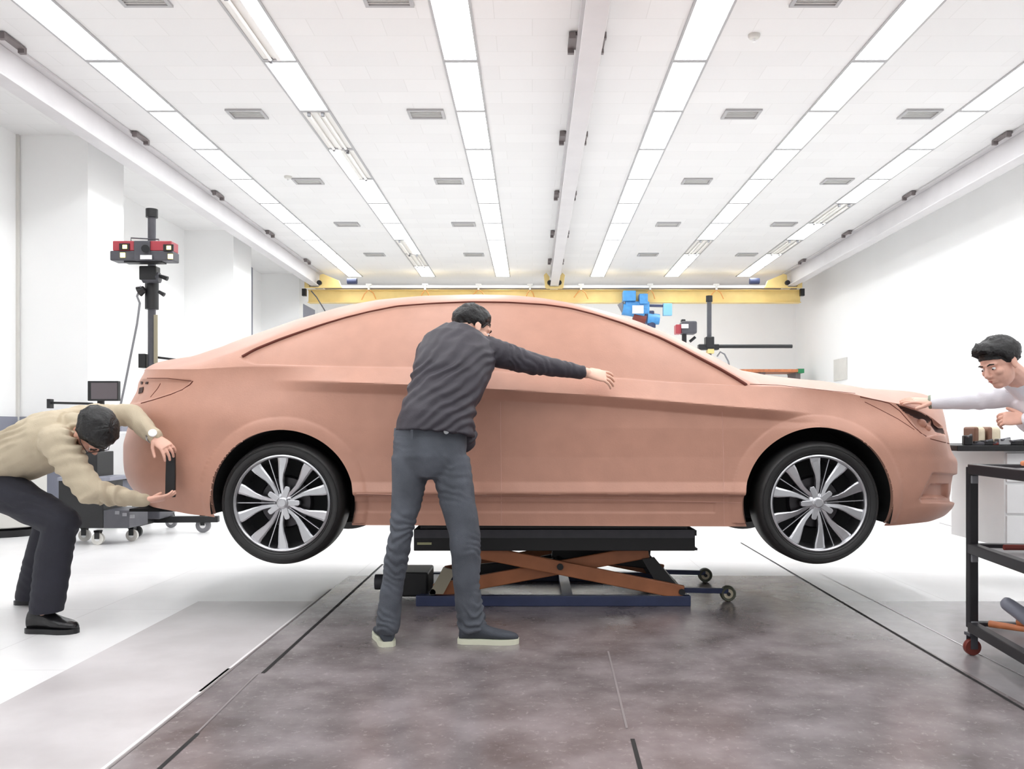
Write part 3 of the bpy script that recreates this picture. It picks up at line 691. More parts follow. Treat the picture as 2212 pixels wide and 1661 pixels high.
# ---- wheels
def wheel(cx, cz, rot):
    c = Vector((cx, YS, cz))
    t = MB().lathe(c, (0, 1, 0), [(.2525, .034), (.2525, .024), (.246, .021), (.239, .026), (.236, .036), (.232, .085), (.222, .12), (.221, .16), (.226, .165), (.238, .10), (.244, .04)], 96, closed=True).build('wheel', M['alloy'], car, smooth=True)
    prof = [(.252, .03), (.262, .018), (.285, .008), (.300, .012), (.312, .03), (.3205, .055), (.3225, .09), (.3225, .2), (.312, .235), (.27, .245), (.24, .24), (.235, .14), (.243, .05)]
    MB().lathe(c, (0, 1, 0), prof, 96, closed=True).build('tyre', M['rubber'], t, smooth=True)
    b = MB()
    for gr in (.262, .2925, .298):
        yb = .016 if gr < .27 else .0085
        b.lathe(c, (0, 1, 0), [(gr, yb), (gr+.0015, yb-.0018), (gr+.003, yb)], 96, closed=True)
    b.build('sidewall_ring', M['rubber'], t, smooth=True)
    MB().lathe(c, (0, 1, 0), [(0, .135), (.222, .135), (.222, .15), (0, .15)], 64).build('inner_disc', M['well'], t, smooth=True)
    MB().lathe(c, (0, 1, 0), [(0, .105), (.13, .105), (.14, .12), (.14, .135), (0, .135)], 64).build('brake_disc', M['alloy_dark'], t, smooth=True)
    hub = MB().lathe(c, (0, 1, 0), [(0, .030), (.022, .030), (.029, .034), (.034, .045), (.05, .055), (.052, .1), (0, .1)], 48).build('hub', M['alloy'], t, smooth=True)
    MB().lathe(c, (0, 1, 0), [(0, .0265), (.019, .0265), (.022, .031), (0, .032)], 40).build('centre_cap', M['alloy'], t, smooth=True)
    def T(a): return Matrix.Translation(c)@Matrix.Rotation(a, 4, 'Y')
    def y_at(r): return .048-.012*(r/.24)
    for q in range(5):
        a = rot+q*2*math.pi/5
        for s in (-1, 1):
            # centreline (r, side offset, half width)
            cl = [(.030, .012, .009), (.07, .017, .0105), (.11, .025, .0125), (.145, .038, .016), (.175, .053, .021), (.205, .068, .026), (.225, .075, .029), (.2415, .078, .030)]
            L = []; R = []
            for i, (r, o_, w) in enumerate(cl):
                i0 = max(i-1, 0); i1 = min(i+1, len(cl)-1); dr = cl[i1][0]-cl[i0][0]; do = cl[i1][1]-cl[i0][1]; l = math.hypot(dr, do); nr, no = -do/l, dr/l
                L.append((r+nr*w, o_+no*w)); R.append((r-nr*w, o_-no*w))
            b = MB(); rings = []
            for (lr, lo_), (rr_, ro), (r, o_, w) in zip(L, R, cl):
                y0 = y_at(r); mr_, mo = (lr+rr_)/2, (lo_+ro)/2
                rings.append([T(a)@Vector((s*lo_, y0+.028, lr)), T(a)@Vector((s*lo_, y0+.004, lr)), T(a)@Vector((s*(lo_*.85+ro*.15), y0, lr*.85+rr_*.15)), T(a)@Vector((s*(lo_*.2+ro*.8), y0+.0035, lr*.2+rr_*.8)), T(a)@Vector((s*ro, y0+.009, rr_)), T(a)@Vector((s*ro, y0+.028, rr_))])
            b.loft(rings); b.build('spoke', M['alloy'], t)
        b = MB(); b.prism([(-.0018, .04), (.0018, .04), (.0022, .238), (-.0022, .238)], y_at(.15)+.01, y_at(.15)+.03, T(a)); b.build('fin', M['alloy'], t)
        b = MB(); a2 = a+math.pi/5; b.prism([(-.015, .02), (.015, .02), (.0145, .082), (.009, .09), (-.009, .09), (-.0145, .082)], .040, .07, T(a2)); b.build('lug', M['alloy'], t, bevel=.003)
    return t
wheel(-1.304, .61, math.radians(90+36))
wheel(1.4905, .61, math.radians(-90+36-3))

for cx in (-1.304, 1.4905):
    c = Vector((cx, YS+2*HW, .61)); A_ = (0, -1, 0)
    w = MB().lathe(c, A_, [(0, .03), (.245, .03), (.25, .05), (.25, .12), (0, .12)], 48).build('wheel', M['alloy'], car, smooth=True)
    MB().lathe(c, A_, [(.252, .03), (.285, .008), (.312, .03), (.3225, .09), (.3225, .2), (.27, .245), (.235, .14)], 72, closed=True).build('tyre', M['rubber'], w, smooth=True)
# ---------------------------------------------------------------- scissor lift
lf = thing('scissor_lift', 'low scissor lift table with black deck and orange arms under the clay car', 'lift', (.12, 5.3, 0))
MB().b2(-.66, .905, 4.84, 5.72, .318, .438).build('deck', M['black'], lf, bevel=.004)
MB().b2(-.655, .90, 4.836, 4.842, .39, .436).build('deck_edge', M['dgrey'], lf)
b = MB(); b.b2(.905, .922, 4.86, 5.7, .318, .33); b.b2(.905, .925, 4.9, 5.0, .395, .425); b.b2(.905, .925, 5.5, 5.6, .395, .425); b.build('end_lip', M['black'], lf)
for y in (4.885, 5.68):
    MB().b2(-.655, .89, y, y+.05, .0, .058).build('base_rail', M['navy'], lf, bevel=.004)
for x in (-.61, .2, .82): MB().b2(x-.03, x+.03, 4.93, 5.68, .005, .05).build('cross_tie', M['navy'], lf)
def arm(a, c, y, m, w=.078, n='scissor_arm'):
    return MB().bar((a[0], y, a[1]), (c[0], y, c[1]), .03, w, up=(0, 0, 1)).build(n, M[m], lf, bevel=.006)
arm((.85, .075), (-.30, .305), 4.905, 'rust'); arm((-.56, .075), (.66, .300), 4.96, 'rust')
arm((.85, .075), (-.30, .305), 5.66, 'rust'); arm((-.56, .075), (.66, .300), 5.60, 'rust')
arm((.70, .22), (.12, .29), 5.2, 'black', .12, 'lift_link'); arm((-.45, .13), (.35, .19), 5.2, 'black', .1, 'lift_link')
for x, z, nme in ((.156, .222, 'pivot_pin'), (-.56, .08, 'pivot_pin'), (.84, .08, 'pivot_pin')):
    MB().cyl((x, 4.88, z), (x, 5.7, z), .018).build(nme, M['black'], lf, smooth=True)
for y in (4.93, 5.64):
    MB().prism([(.86, .06), (.74, .06), (.62, .26), (.69, .27)], y-.012, y+.012).build('end_plate', M['black'], lf)
MB().cyl((-.3, 5.3, .1), (.4, 5.3, .25), .045).build('ram', M['steel'], lf, smooth=True)
pu = MB().b2(-.84, -.6, 5.0, 5.3, .03, .17).build('pump_unit', M['black'], lf, bevel=.012)
MB().cyl((-.92, 5.1, .1), (-.84, 5.1, .1), .045).build('motor', M['dgrey'], pu, smooth=True)
MB().prism([(-.58, .07), (-.5, .07), (-.43, .2), (-.5, .22)], 4.88, 4.9).build('bracket_plate', mat('tan_metal', (150, 142, 124), .5), lf)
MB().b2(-.64, -.56, 4.832, 4.838, .353, .366).build('marking_strip', mat('yellow_strip', (196, 196, 150), .5), lf)
for (x, y) in ((1.13, 5.03), (1.123, 5.66)):
    MB().bar((.86, y-.05, .075), (x, y, .06), .03, .028).build('outrigger', M['navy'], lf, bevel=.003)
    w = MB().lathe((x, y-.02, .046), (0, 1, 0), [(.028, .0), (.040, -.004), (.045, .006), (.045, .034), (.040, .042), (.028, .038)], 40, closed=True).build('castor', mat('castor_tyre', (90, 92, 78), .6) if 'castor_tyre' not in bpy.data.materials else bpy.data.materials['castor_tyre'], lf, smooth=True)
    MB().cyl((x, y-.015, .046), (x, y+.015, .046), .028).build('castor_hub', M['beige'], w, smooth=True)
    MB().cyl((x, y-.03, .046), (x, y+.03, .046), .010).build('castor_axle', M['black'], w, smooth=True)
# ---------------------------------------------------------------- people
def hand(mb, wrist, d, n, side, curl=(.3, .3, .3), spread=.16, L=1.0, thumb=(.6, .7, -.35)):
    """palm, four fingers and a thumb; d along the fingers, n out of the back of the hand"""
    d = Vector(d).normalized(); n = Vector(n); n = (n-d*n.dot(d)).normalized(); s = d.cross(n)*side; w = Vector(wrist)
    R = []
    for t, hw, th_ in ((-.02, .026, .020), (.0, .027, .019), (.03, .036, .017), (.06, .042, .015), (.085, .042, .013), (.098, .037, .010)):
        R.append(mb.ring(w+d*t*L, s*hw*L, n*th_*L, 16))
    mb.loft(R)
    for k, (o_, ln, r) in enumerate(((.030, .072, .0092), (.0105, .080, .0095), (-.0105, .075, .0092), (-.030, .060, .0082))):
        a = spread*(1.5-k)/1.5*.9; dd = (d*math.cos(a)+s*math.sin(a)).normalized(); nn = n
        p = w+d*.085*L+s*o_*L; ax = dd.cross(nn)
        for j, fr_ in enumerate((.45, .31, .24)):
            R_ = Matrix.Rotation(-curl[j]*(1+.12*k), 3, ax); dd = (R_@dd).normalized(); nn = (R_@nn).normalized()
            q = p+dd*ln*fr_*L; mb.capsule(p, q, r*(1-.08*j)*L, r*(.93-.08*j)*L, 12); p = q
    p = w+d*.022*L+s*.028*L; td = (d*thumb[0]+s*thumb[1]+n*thumb[2]).normalized()
    q = p+td*.034*L; mb.capsule(p, q, .0125*L, .011*L, 12)
    td = (td+d*.35).normalized(); r2 = q+td*.028*L; mb.capsule(q, r2, .0108*L, .0095*L, 12)
    td = (td+d*.2).normalized(); mb.capsule(r2, r2+td*.022*L, .0098*L, .0085*L, 12)
def head(mb, c, f, u, s=1.0):
    f = Vector(f).normalized(); u = Vector(u); u = (u-f*u.dot(f)).normalized(); r = f.cross(u); c = Vector(c)
    def Q(x, y, z): return c+(r*x+f*y+u*z)*s
    mb.ell(Q(0, -.012, .028), r*.074*s, f*.094*s, u*.084*s)
    mb.ell(Q(0, .022, -.035), r*.060*s, f*.066*s, u*.078*s)
    mb.ell(Q(0, .048, -.085), r*.030*s, f*.034*s, u*.024*s)           # chin
    mb.ell(Q(0, .066, .018), r*.052*s, f*.020*s, u*.014*s)            # brow
    mb.capsule(Q(0, .082, .005), Q(0, .100, -.026), .009*s, .0125*s)    # nose
    mb.ell(Q(0, .092, -.033), r*.017*s, f*.010*s, u*.008*s)
    mb.ell(Q(0, .078, -.055), r*.024*s, f*.013*s, u*.006*s); mb.ell(Q(0, .077, -.065), r*.021*s, f*.013*s, u*.0065*s)
    for k in (-1, 1):
        mb.ell(Q(k*.036, .058, -.022), r*.022*s, f*.022*s, u*.020*s)  # cheek
        mb.ell(Q(k*.076, -.005, -.008), r*.009*s, (f*.9+u*.2)*.019*s, (u-f*.2)*.032*s)
        mb.ell(Q(k*.080, .002, -.028), r*.006*s, f*.010*s, u*.012*s)
    return Q, r, f, u
def hair(name, c, f, u, parent, s=1.0, front=.35, low=-.02, m='hair', tuft=0, grow=.013, seed=0):
    f = Vector(f).normalized(); u = Vector(u); u = (u-f*u.dot(f)).normalized(); r = f.cross(u); c = Vector(c)
    v = []; fs = []; n = 56; mm = 34
    for i in range(mm+1):
        for j in range(n):
            ph = math.pi*i/mm*.80; th_ = 2*math.pi*j/n
            x = math.sin(ph)*math.cos(th_); y = math.sin(ph)*math.sin(th_); z = math.cos(ph)
            lim_front = front; zz = z
            # hairline: front stays high, sides end above the ear, nape goes low
            fy = max(0, y); lowz = -.60+1.06*max(0, (y+.12))**.7*(1 if y > -.12 else 0)
            if abs(x) > .55: lowz = min(lowz, float(np.interp(y, [-.2, .1, .3, .5], [-.28, -.42, -.30, .3]))) if y > -.12 else max(lowz, -.42)
            zc_ = max(z, lowz)
            kk = max(0, min(1, (z-lowz)/.45)); g2 = grow*(.12+.88*kk**.6)-.003*(1-kk)
            nn = noise.noise(Vector((x*4+seed, y*4, z*4)))*.006+noise.noise(Vector((x*14, y*14+seed, z*14)))*.004
            R = (.078+g2+nn, .097+g2+nn, .087+g2+nn)
            rho = math.sqrt(max(0, 1-zc_*zc_)); h_ = math.hypot(x, y) or 1
            px, py_ = x/h_*rho if z < lowz else x, y/h_*rho if z < lowz else y
            q = c+(r*px*R[0]+f*(py_*R[1]-.012)+u*(zc_*R[2]+.028))*s
            if tuft and y > .3 and z > .2: q = q+(f*.014+u*(.014+.012*noise.noise(Vector((x*9, y*9, seed)))))*s*min(1, (y-.3)*2)*tuft
            v.append(q)
    for i in range(mm):
        for j in range(n):
            a = i*n+j; b = i*n+(j+1) % n; fs.append((a, b, b+n, a+n))
    inner = [c+(p-c)*.9 for p in v[-n:]]; v += inner; L = len(v)
    for j in range(n): fs.append((mm*n+j, mm*n+(j+1) % n, L-n+(j+1) % n, L-n+j))
    mb = MB(); mb.add(v, fs); mb.f.append(tuple(range(L-n, L)))
    return mb.build(name, M[m], parent, smooth=70)
def eyes(Q, s, parent):
    MB().ell(Q(0, .0905, -.0585), (.016, 0, 0), (0, .004, 0), (0, 0, .0035)).build('lips', M['lips'], parent, smooth=True)
    for k in (-1, 1):
        e = MB().ell(Q(k*.031, .0745, .000), (.0085, 0, 0), (0, .008, 0), (0, 0, .006)).build('eye', M['white'], parent, smooth=True)
        MB().ell(Q(k*.031, .0815, -.001), (.0045, 0, 0), (0, .0035, 0), (0, 0, .0048)).build('iris', M['purple'], e, smooth=True)
        MB().tube([Q(k*.014, .086, .020), Q(k*.030, .087, .025), Q(k*.047, .078, .021)], [.003, .0038, .002], 8).build('eyebrow', M['hair'], parent, smooth=True)
def folds(dirv, lam, amp, seed=0, sc=6.0, zr=None):
    dv = Vector(dirv).normalized()
    def f_(p, n):
        w = noise.noise(p*sc+Vector((seed, 0, 0)))*1.5+noise.noise(p*3.1*sc)*.35; a = max(0, noise.noise(p*4+Vector((0, seed, 3)))+.35)
        q = amp*a*(math.sin(2*math.pi*(p.dot(dv)/lam+w))-.2)+noise.noise(p*22)*amp*.35
        if zr: q *= zr(p)
        return q
    return f_
def ovals(mb, sec, n=24):    # sec: (centre, lateral vector, depth vector)
    return mb.loft([mb.ring(c, a, b, n) for c, a, b in sec])
def shoe(heel, toe, parent, m, solem, high=.075, w=.047, white=True):
    h_ = Vector(heel); t = Vector(toe); h_.z = t.z = 0; d = (t-h_); L = d.length; d.normalize(); s = Vector((-d.y, d.x, 0)); U = Vector((0, 0, 1))
    mb = MB(); R = []
    for q, hw, top in ((0, .5, .5), (.03, .72, .9), (.12, .78, 1.0), (.25, .76, 1.0), (.4, .80, .92), (.55, .95, .68), (.7, 1.0, .55), (.85, .88, .46), (.95, .6, .36), (1.0, .3, .24)):
        hh = high*top*.5; R.append(mb.ring(h_+d*L*q+U*(.016+hh), s*w*hw, U*hh, 20))
    mb.loft(R); o = organic('shoe', mb, m, .004, 4, parent)
    mb = MB(); n = 14; ol = []
    for i in range(n+1):
        q = i/n; hw = w*1.08*float(np.interp(q, [0, .04, .15, .4, .7, .88, .96, 1], [.45, .72, .8, .78, 1.0, .85, .6, .25])); ol.append((q, hw))
    pts = [h_+d*(L*q*1.03-.006)+s*hw for q, hw in ol]+[h_+d*(L*q*1.03-.006)-s*hw for q, hw in ol[::-1]]
    N = len(pts); mb.add([p+U*.0 for p in pts]+[p+U*.024 for p in pts], [tuple(range(N)), tuple(range(2*N-1, N-1, -1))]+[(i, (i+1) % N, (i+1) % N+N, i+N) for i in range(N)])
    mb.build('sole', solem, o, smooth=50)
    return o
U = Vector((0, 0, 1)); XX = Vector((1, 0, 0)); YY = Vector((0, 1, 0))
M['lips'] = mat('lips', (170, 92, 84), .5)
# ======== man in the dark jacket, seen from behind
hc = P(1021, 711, 4.40); hf = Vector((.78, .38, -.42)); hu = Vector((.25, .35, .9))
shR = P(1052, 757, 4.32); elR = P(1152, 786, 4.33); wrR = P(1268, 806, 4.43)
shL = P(928, 760, 4.33); elL = P(912, 822, 4.40); wrL = P(955, 812, 4.43)
hipL = P(893, 985, 4.08); hipR = P(970, 985, 4.08); knL = P(868, 1158, 4.03); knR = P(1003, 1158, 4.05); anL = P(843, 1352, 4.02); anR = P(1016, 1345, 4.08)
torso = [(P(930, 945, 4.08), .163, .105), (P(942, 905, 4.09), .158, .105), (P(955, 860, 4.12), .158, .108), (P(972, 815, 4.18), .176, .112), (P(985, 775, 4.25), .185, .110), (P(990, 742, 4.31), .165, .095), (P(1000, 722, 4.35), .10, .075)]
def sec(tt_, gx=0, gy=0):
    out = []
    for i, (c, a, b) in enumerate(tt_):
        i0 = max(i-1, 0); i1 = min(i+1, len(tt_)-1); d = (tt_[i1][0]-tt_[i0][0]).normalized(); lat = (XX-d*XX.dot(d)).normalized(); dep = d.cross(lat)
        out.append((c, lat*(a+gx), dep*(b+gy)))
    return out
b = MB(); Q, r_, f_2, u_2 = head(b, hc, hf, hu)
b.capsule(P(1000, 722, 4.35), hc-u_2*.05-f_2*.02, .062, .056)
ovals(b, sec(torso, -.022, -.022))
for a, c, r0, r1 in ((shR, elR, .048, .040), (elR, wrR, .038, .027), (shL, elL, .048, .04), (elL, wrL, .038, .027), (hipL, knL, .06, .036), (knL, anL, .036, .028), (hipR, knR, .06, .045), (knR, anR, .04, .03)): b.capsule(a, c, r0, r1)
b.capsule(P(985, 765, 4.28), shR, .06, .05); b.capsule(P(970, 765, 4.28), shL, .06, .05)
hand(b, wrR, (P(1330, 817, 4.455)-wrR), (.0, -.72, .70), -1, curl=(.22, .30, .25), spread=.36, L=1.02, thumb=(.6, .7, -.5))
hand(b, wrL, (.25, .55, .5), (.1, -.8, .5), 1, curl=(.2, .2, .2), L=.8)
p1 = organic('person', b, M['skin'], .0036, 2)
tag(p1, 'person seen from behind in charcoal jacket and grey jeans reaching along the car door', 'person')
eyes(Q, 1, p1); hair('hair', hc, hf, hu, p1, 1.0, seed=3)
# jacket
b = MB(); tj = [(P(940, 938, 4.07), .188, .132), (P(943, 905, 4.08), .180, .128)]+[(c, a+.012, d+.012) for c, a, d in torso[2:6]]+[(P(1000, 722, 4.35), .115, .085)]
ovals(b, sec(tj)); b.capsule(P(985, 762, 4.27), shR+Vector((-.01, 0, -.005)), .085, .078); b.capsule(P(970, 765, 4.27), shL+Vector((.02, 0, 0)), .085, .07)
b.capsule(shR, elR, .074, .056, 20); b.capsule(elR, wrR-(wrR-elR).normalized()*.035, .054, .036, 20); b.capsule(shL, elL, .068, .055); b.capsule(elL, wrL, .05, .036)
b.ell(P(1010, 945, 4.16), (.045, 0, 0), (0, .05, 0), (.01, 0, .07))
b.capsule(P(985, 724, 4.36), P(1030, 726, 4.40), .03, .026)
def f1(p, n):
    cx = P(985, 780, 4.2)
    if p.x > elR.x-.12 and p.z > 1.2: return folds((1, .2, .5), .045, .0055, 2, 9)(p, n)
    return folds((.62, 0, -.78), .046, .0085, 1, 4.0)(p, n)*float(np.interp(p.z, [1.0, 1.15, 1.3, 1.45], [.9, 1.2, .8, .35]))
organic('jacket', b, M['jacket'], .006, 3, p1, f1)
# jeans
b = MB()
hp = [(P(932, 915, 4.09), .160, .110), (P(931, 930, 4.09), .168, .115), (P(929, 955, 4.08), .174, .122), (P(928, 985, 4.07), .170, .122), (P(929, 1008, 4.07), .155, .11), (P(928, 1030, 4.07), .11, .09)]
b.loft([b.ring(c, XX*a, YY*d, 28) for c, a, d in hp])
def leg(mb, pts):
    mb.loft([mb.ring(c, XX*a, YY*d, 20) for c, a, d in pts])
leg(b, [(P(886, 985, 4.08), .088, .10), (P(884, 1040, 4.07), .081, .095), (P(879, 1085, 4.06), .070, .085), (P(867, 1150, 4.03), .055, .068), (P(858, 1200, 4.03), .057, .07), (P(849, 1260, 4.04), .052, .062), (P(842, 1310, 4.04), .056, .062), (P(838, 1350, 4.03), .057, .066), (P(836, 1368, 4.03), .05, .06)])
leg(b, [(P(972, 985, 4.08), .092, .10), (P(980, 1040, 4.07), .092, .098), (P(988, 1085, 4.06), .085, .09), (P(1003, 1150, 4.05), .077, .08), (P(1007, 1200, 4.05), .070, .076), (P(1007, 1260, 4.06), .062, .07), (P(1014, 1310, 4.07), .064, .07), (P(1019, 1345, 4.08), .069, .076), (P(1021, 1362, 4.08), .06, .07)])
def f2(p, n):
    k = float(np.interp(p.z, [0, .12, .25, .4, .62, .75, 1], [1.5, 1.5, .7, 1.3, 1.2, .5, .35]))
    return (folds((.25, 0, 1), .042, .0042, 5, 9)(p, n)+noise.noise(p*14)*.004)*k
b.ell(P(930, 1000, 4.08), (.115, 0, 0), (0, .10, 0), (0, 0, .075)); b.capsule(P(929, 1010, 4.08), P(929, 1028, 4.08), .045, .02)
organic('jeans', b, M['denim'], .006, 12, p1, f2)
MB().loft([MB().ring(P(931, y_, 4.09), XX*a_, YY*d_, 40) for y_, a_, d_ in ((924, .165, .113), (925, .172, .120), (942, .175, .124), (943, .165, .113))], closed=True).build('waistband', M['denim'], p1, smooth=True)
MB().cyl(P(964, 932, 3.975), P(964, 932, 3.958), .012).build('button', M['steel'], p1, smooth=True)
MB().b2(*[P(888, 0, 3.955).x, P(893, 0, 3.955).x], 3.948, 3.958, P(0, 948, 3.955).z, P(0, 928, 3.955).z).build('belt_loop', M['denim'], p1)
s1 = shoe(P(838, 1395, 3.98), P(822, 1375, 4.24), p1, M['canvas'], M['sole'], .085)
s2 = shoe(P(992, 1390, 4.06), P(1120, 1388, 4.05), p1, M['canvas'], M['sole'], .085)
# ======== bending man in the beige sweater
hc = P(203, 934, 4.30); hf = Vector((.16, .05, -.98)); hu = Vector((.80, -.52, .10))
shN = P(122, 955, 4.24); elN = P(196, 1062, 4.22); wrN = P(312, 1081, 4.40)
shF = P(185, 900, 4.60); elF = P(285, 896, 4.60); wrF = P(334, 945, 4.46)
pel = P(-14, 1010, 4.46); nkb = P(165, 925, 4.40)
ax_ = (nkb-pel).normalized(); thk = ax_.cross(YY).normalized(); 
tor = [(pel, .17, .115), (pel.lerp(nkb, .25), .175, .13), (pel.lerp(nkb, .5), .19, .142), (pel.lerp(nkb, .72), .2, .142), (pel.lerp(nkb, .9), .165, .12), (pel.lerp(nkb, 1.0), .10, .085)]
b = MB(); Q, r_, f_2, u_2 = head(b, hc, hf, hu)
b.capsule(nkb, hc-u_2*.06-f_2*.02, .062, .055)
b.loft([b.ring(c, YY*(a-.035), thk*(d-.035), 22) for c, a, d in tor])
hN = P(-8, 1052, 4.38); kN = P(136, 1128, 4.28); aN = P(97, 1320, 4.26); hF = P(5, 1045, 4.6); kF = P(112, 1122, 4.74); aF = P(56, 1284, 4.93)
for a, c, r0, r1 in ((shN, elN, .05, .04), (elN, wrN, .038, .027), (shF, elF, .05, .04), (elF, wrF, .038, .027), (hN, kN, .07, .05), (kN, aN, .048, .035), (hF, kF, .07, .05), (kF, aF, .048, .035)): b.capsule(a, c, r0, r1)
hand(b, wrN, P(366, 1074, 4.46)-wrN, (.1, -.35, -.9), 1, curl=(.12, .2, .2), spread=.16, L=.95, thumb=(.75, .25, -.6))
hand(b, wrF, P(368, 972, 4.43)-wrF, (.45, -.6, .55), 1, curl=(.35, .4, .35), spread=.3, L=.95, thumb=(.6, .5, -.6))
p2 = organic('person', b, M['skin2'], .0036, 2)
tag(p2, 'bending person in beige sweater and dark trousers holding a black template to the bumper', 'person')
eyes(Q, 1, p2); hair('hair', hc, hf, hu, p2, 1.04, seed=9, grow=.018)
g_ = MB()
for k in (-1, 1): g_.tube([Q(k*.032+.024*math.cos(t*math.pi/8), .096, .0+.018*math.sin(t*math.pi/8)) for t in range(16)], .002, 6, closed=True); g_.tube([Q(k*.056, .094, .004), Q(k*.078, .04, .004), Q(k*.08, -.01, .004)], .002, 6)
g_.tube([Q(-.01, .097, .004), Q(.01, .097, .004)], .002, 6); g_.build('glasses', M['black'], p2, smooth=True)
b = MB(); b.loft([b.ring(c, YY*(a+.012), thk*(d+.006), 26) for c, a, d in [(P(-34, 1020, 4.46), .17, .12)]+tor[0:5]+[(P(160, 930, 4.4), .125, .10)]])
b.capsule(P(115, 945, 4.36), shN, .095, .082); b.capsule(P(130, 925, 4.44), shF, .095, .068)
b.capsule(shN, elN, .082, .066, 20); b.capsule(elN, wrN, .064, .034, 20); b.capsule(shF, elF, .066, .058, 20); b.capsule(elF, wrF-(wrF-elF)*.04, .058, .040, 20)
b.capsule(P(150, 985, 4.33), P(165, 950, 4.35), .05, .05); b.capsule(nkb, nkb.lerp(hc, .35), .085, .078)
def f3(p, n):
    px = VX+F*p.x/p.y
    if px > 215: return folds((1, 0, .55 if p.z > .9 else .1), .042, .0100, 4, 4)(p, n)
    return folds((-.35, .1, 1), .050, .0150, 6, 3.0)(p, n)*float(np.interp(px, [-30, 60, 140, 200], [1, .8, 1.2, 1]))
organic('sweater', b, M['knit'], .006, 3, p2, f3)
b = MB()
b.capsule(P(-20, 1025, 4.46), P(-5, 1050, 4.46), .15, .13, 20); b.capsule(hN, kN, .108, .083, 20); b.capsule(hF, kF, .105, .08, 20)
def leg2(mb, pts, m_=20):
    mb.loft([mb.ring(c, XX*a, YY*d, m_) for c, a, d in pts])
leg2(b, [(P(130, 1115, 4.28), .07, .07), (P(127, 1150, 4.28), .082, .08), (P(116, 1200, 4.27), .086, .082), (P(110, 1250, 4.27), .084, .08), (P(103, 1300, 4.26), .080, .08), (P(100, 1322, 4.26), .076, .078)])
leg2(b, [(P(108, 1110, 4.74), .07, .07), (P(103, 1150, 4.78), .085, .08), (P(86, 1210, 4.84), .085, .08), (P(70, 1270, 4.9), .082, .08), (P(66, 1294, 4.92), .078, .078)])
organic('trousers', b, M['navyjean'], .007, 3, p2, lambda p, n: folds((.4, 0, 1), .05, .004, 8, 4)(p, n))
shoe(P(62, 1368, 4.27), P(168, 1368, 4.25), p2, M['leather'], M['black'], .105, .05)
shoe(P(36, 1306, 4.95), P(126, 1306, 4.97), p2, M['leather'], M['black'], .09, .05)
wd = (wrF-elF).normalized(); wc = wrF-wd*.012
w_ = MB().lathe(wc-wd*.010, wd, [(.036, 0), (.038, .002), (.038, .018), (.036, .02)], 30, closed=True).build('watch', M['steel'], p2, smooth=True)
fn = Vector((.25, -.85, .45)).normalized(); MB().lathe(wc+fn*.034, fn, [(.0, 0), (.021, 0), (.021, .008), (.018, .010), (0, .010)], 30).build('watch_dial', M['white'], w_, smooth=True)
# template
b = MB(); z0 = P(0, 1074, 4.5).z; z1 = P(0, 975, 4.5).z; x0 = P(357, 0, 4.5).x; x1 = P(378, 0, 4.5).x
b.prism([(x0, z0), (x1, z0), (x1+.002, (z0+z1)/2), (x1, z1), (x0+.006, z1), (x0+.002, (z0+z1)/2)], 4.495, 4.512)
t = tag(b.build('template_gauge', M['black'], bevel=.003), 'upright flat black template held against the rear bumper between two hands', 'gauge')
# ======== man in the white shirt leaning over the bonnet
hc = P(2159, 783, 4.22); hf = Vector((-.86, -.30, -.46)); hu = Vector((-.40, -.05, .9))
shA = P(2212, 846, 4.42); elA = P(2112, 862, 4.55); wrA = P(2014, 868, 4.66)
shB = P(2275, 860, 4.30); elB = P(2262, 905, 4.25); wrB = P(2214, 905, 4.32)
b = MB(); Q, r_, f_2, u_2 = head(b, hc, hf, hu, 1.03)
nk = P(2222, 838, 4.38); b.capsule(nk, hc-u_2*.055-f_2*.03, .06, .055)
b.loft([b.ring(c, YY*a, Vector((.6, 0, .8))*d, 20) for c, a, d in ((P(2215, 846, 4.42), .10, .08), (P(2250, 880, 4.42), .17, .11), (P(2330, 960, 4.42), .15, .10), (P(2400, 1040, 4.42), .14, .10))])
fA = P(2440, 1390, 4.3); 
for a, c, r0, r1 in ((shA, elA, .045, .038), (elA, wrA, .037, .026), (shB, elB, .045, .038), (elB, wrB, .037, .026)): b.capsule(a, c, r0, r1)
hip = P(2400, 1045, 4.42)
for s in (-.09, .09):
    b.capsule(hip+YY*s, Vector((2.95, 4.42+s, .5)), .075, .05); b.capsule(Vector((2.95, 4.42+s, .5)), Vector((3.02, 4.42+s, .09)), .048, .036)
hand(b, wrA, P(1930, 862, 4.68)-wrA, (-.05, -.35, .93), -1, curl=(.06, .12, .1), spread=.14, L=1.0, thumb=(.7, .4, -.3))
hand(b, wrB, P(2155, 903, 4.38)-wrB, (-.2, -.8, .5), 1, curl=(.5, .6, .5), spread=.12, L=.98)
p3 = organic('person', b, M['skin2'], .0036, 2)
tag(p3, 'person with short black hair in a white shirt resting a hand on the bonnet', 'person')
eyes(Q, 1, p3); hair('hair', hc, hf, hu, p3, 1.04, seed=21, tuft=1.9, grow=.012)
b = MB(); b.loft([b.ring(c, YY*(a+.02), Vector((.6, 0, .8))*(d+.02), 24) for c, a, d in ((P(2208, 842, 4.41), .085, .065), (P(2228, 860, 4.42), .15, .10), (P(2250, 880, 4.42), .18, .115), (P(2330, 960, 4.42), .16, .11), (P(2400, 1040, 4.42), .15, .11))])
b.capsule(nk+Vector((.03, 0, -.02)), nk+(hc-nk)*.42, .088, .073); b.ell(P(2220, 822, 4.36), (.085, 0, 0), (0, .085, 0), (0, 0, .06)); b.capsule(P(2225, 852, 4.42), shA, .075, .07); b.capsule(shA, elA, .07, .058, 20); b.capsule(elA, wrA-(wrA-elA)*.04, .056, .04, 20); b.capsule(shB, elB, .07, .055); b.capsule(elB, wrB-(wrB-elB)*.2, .05, .04)
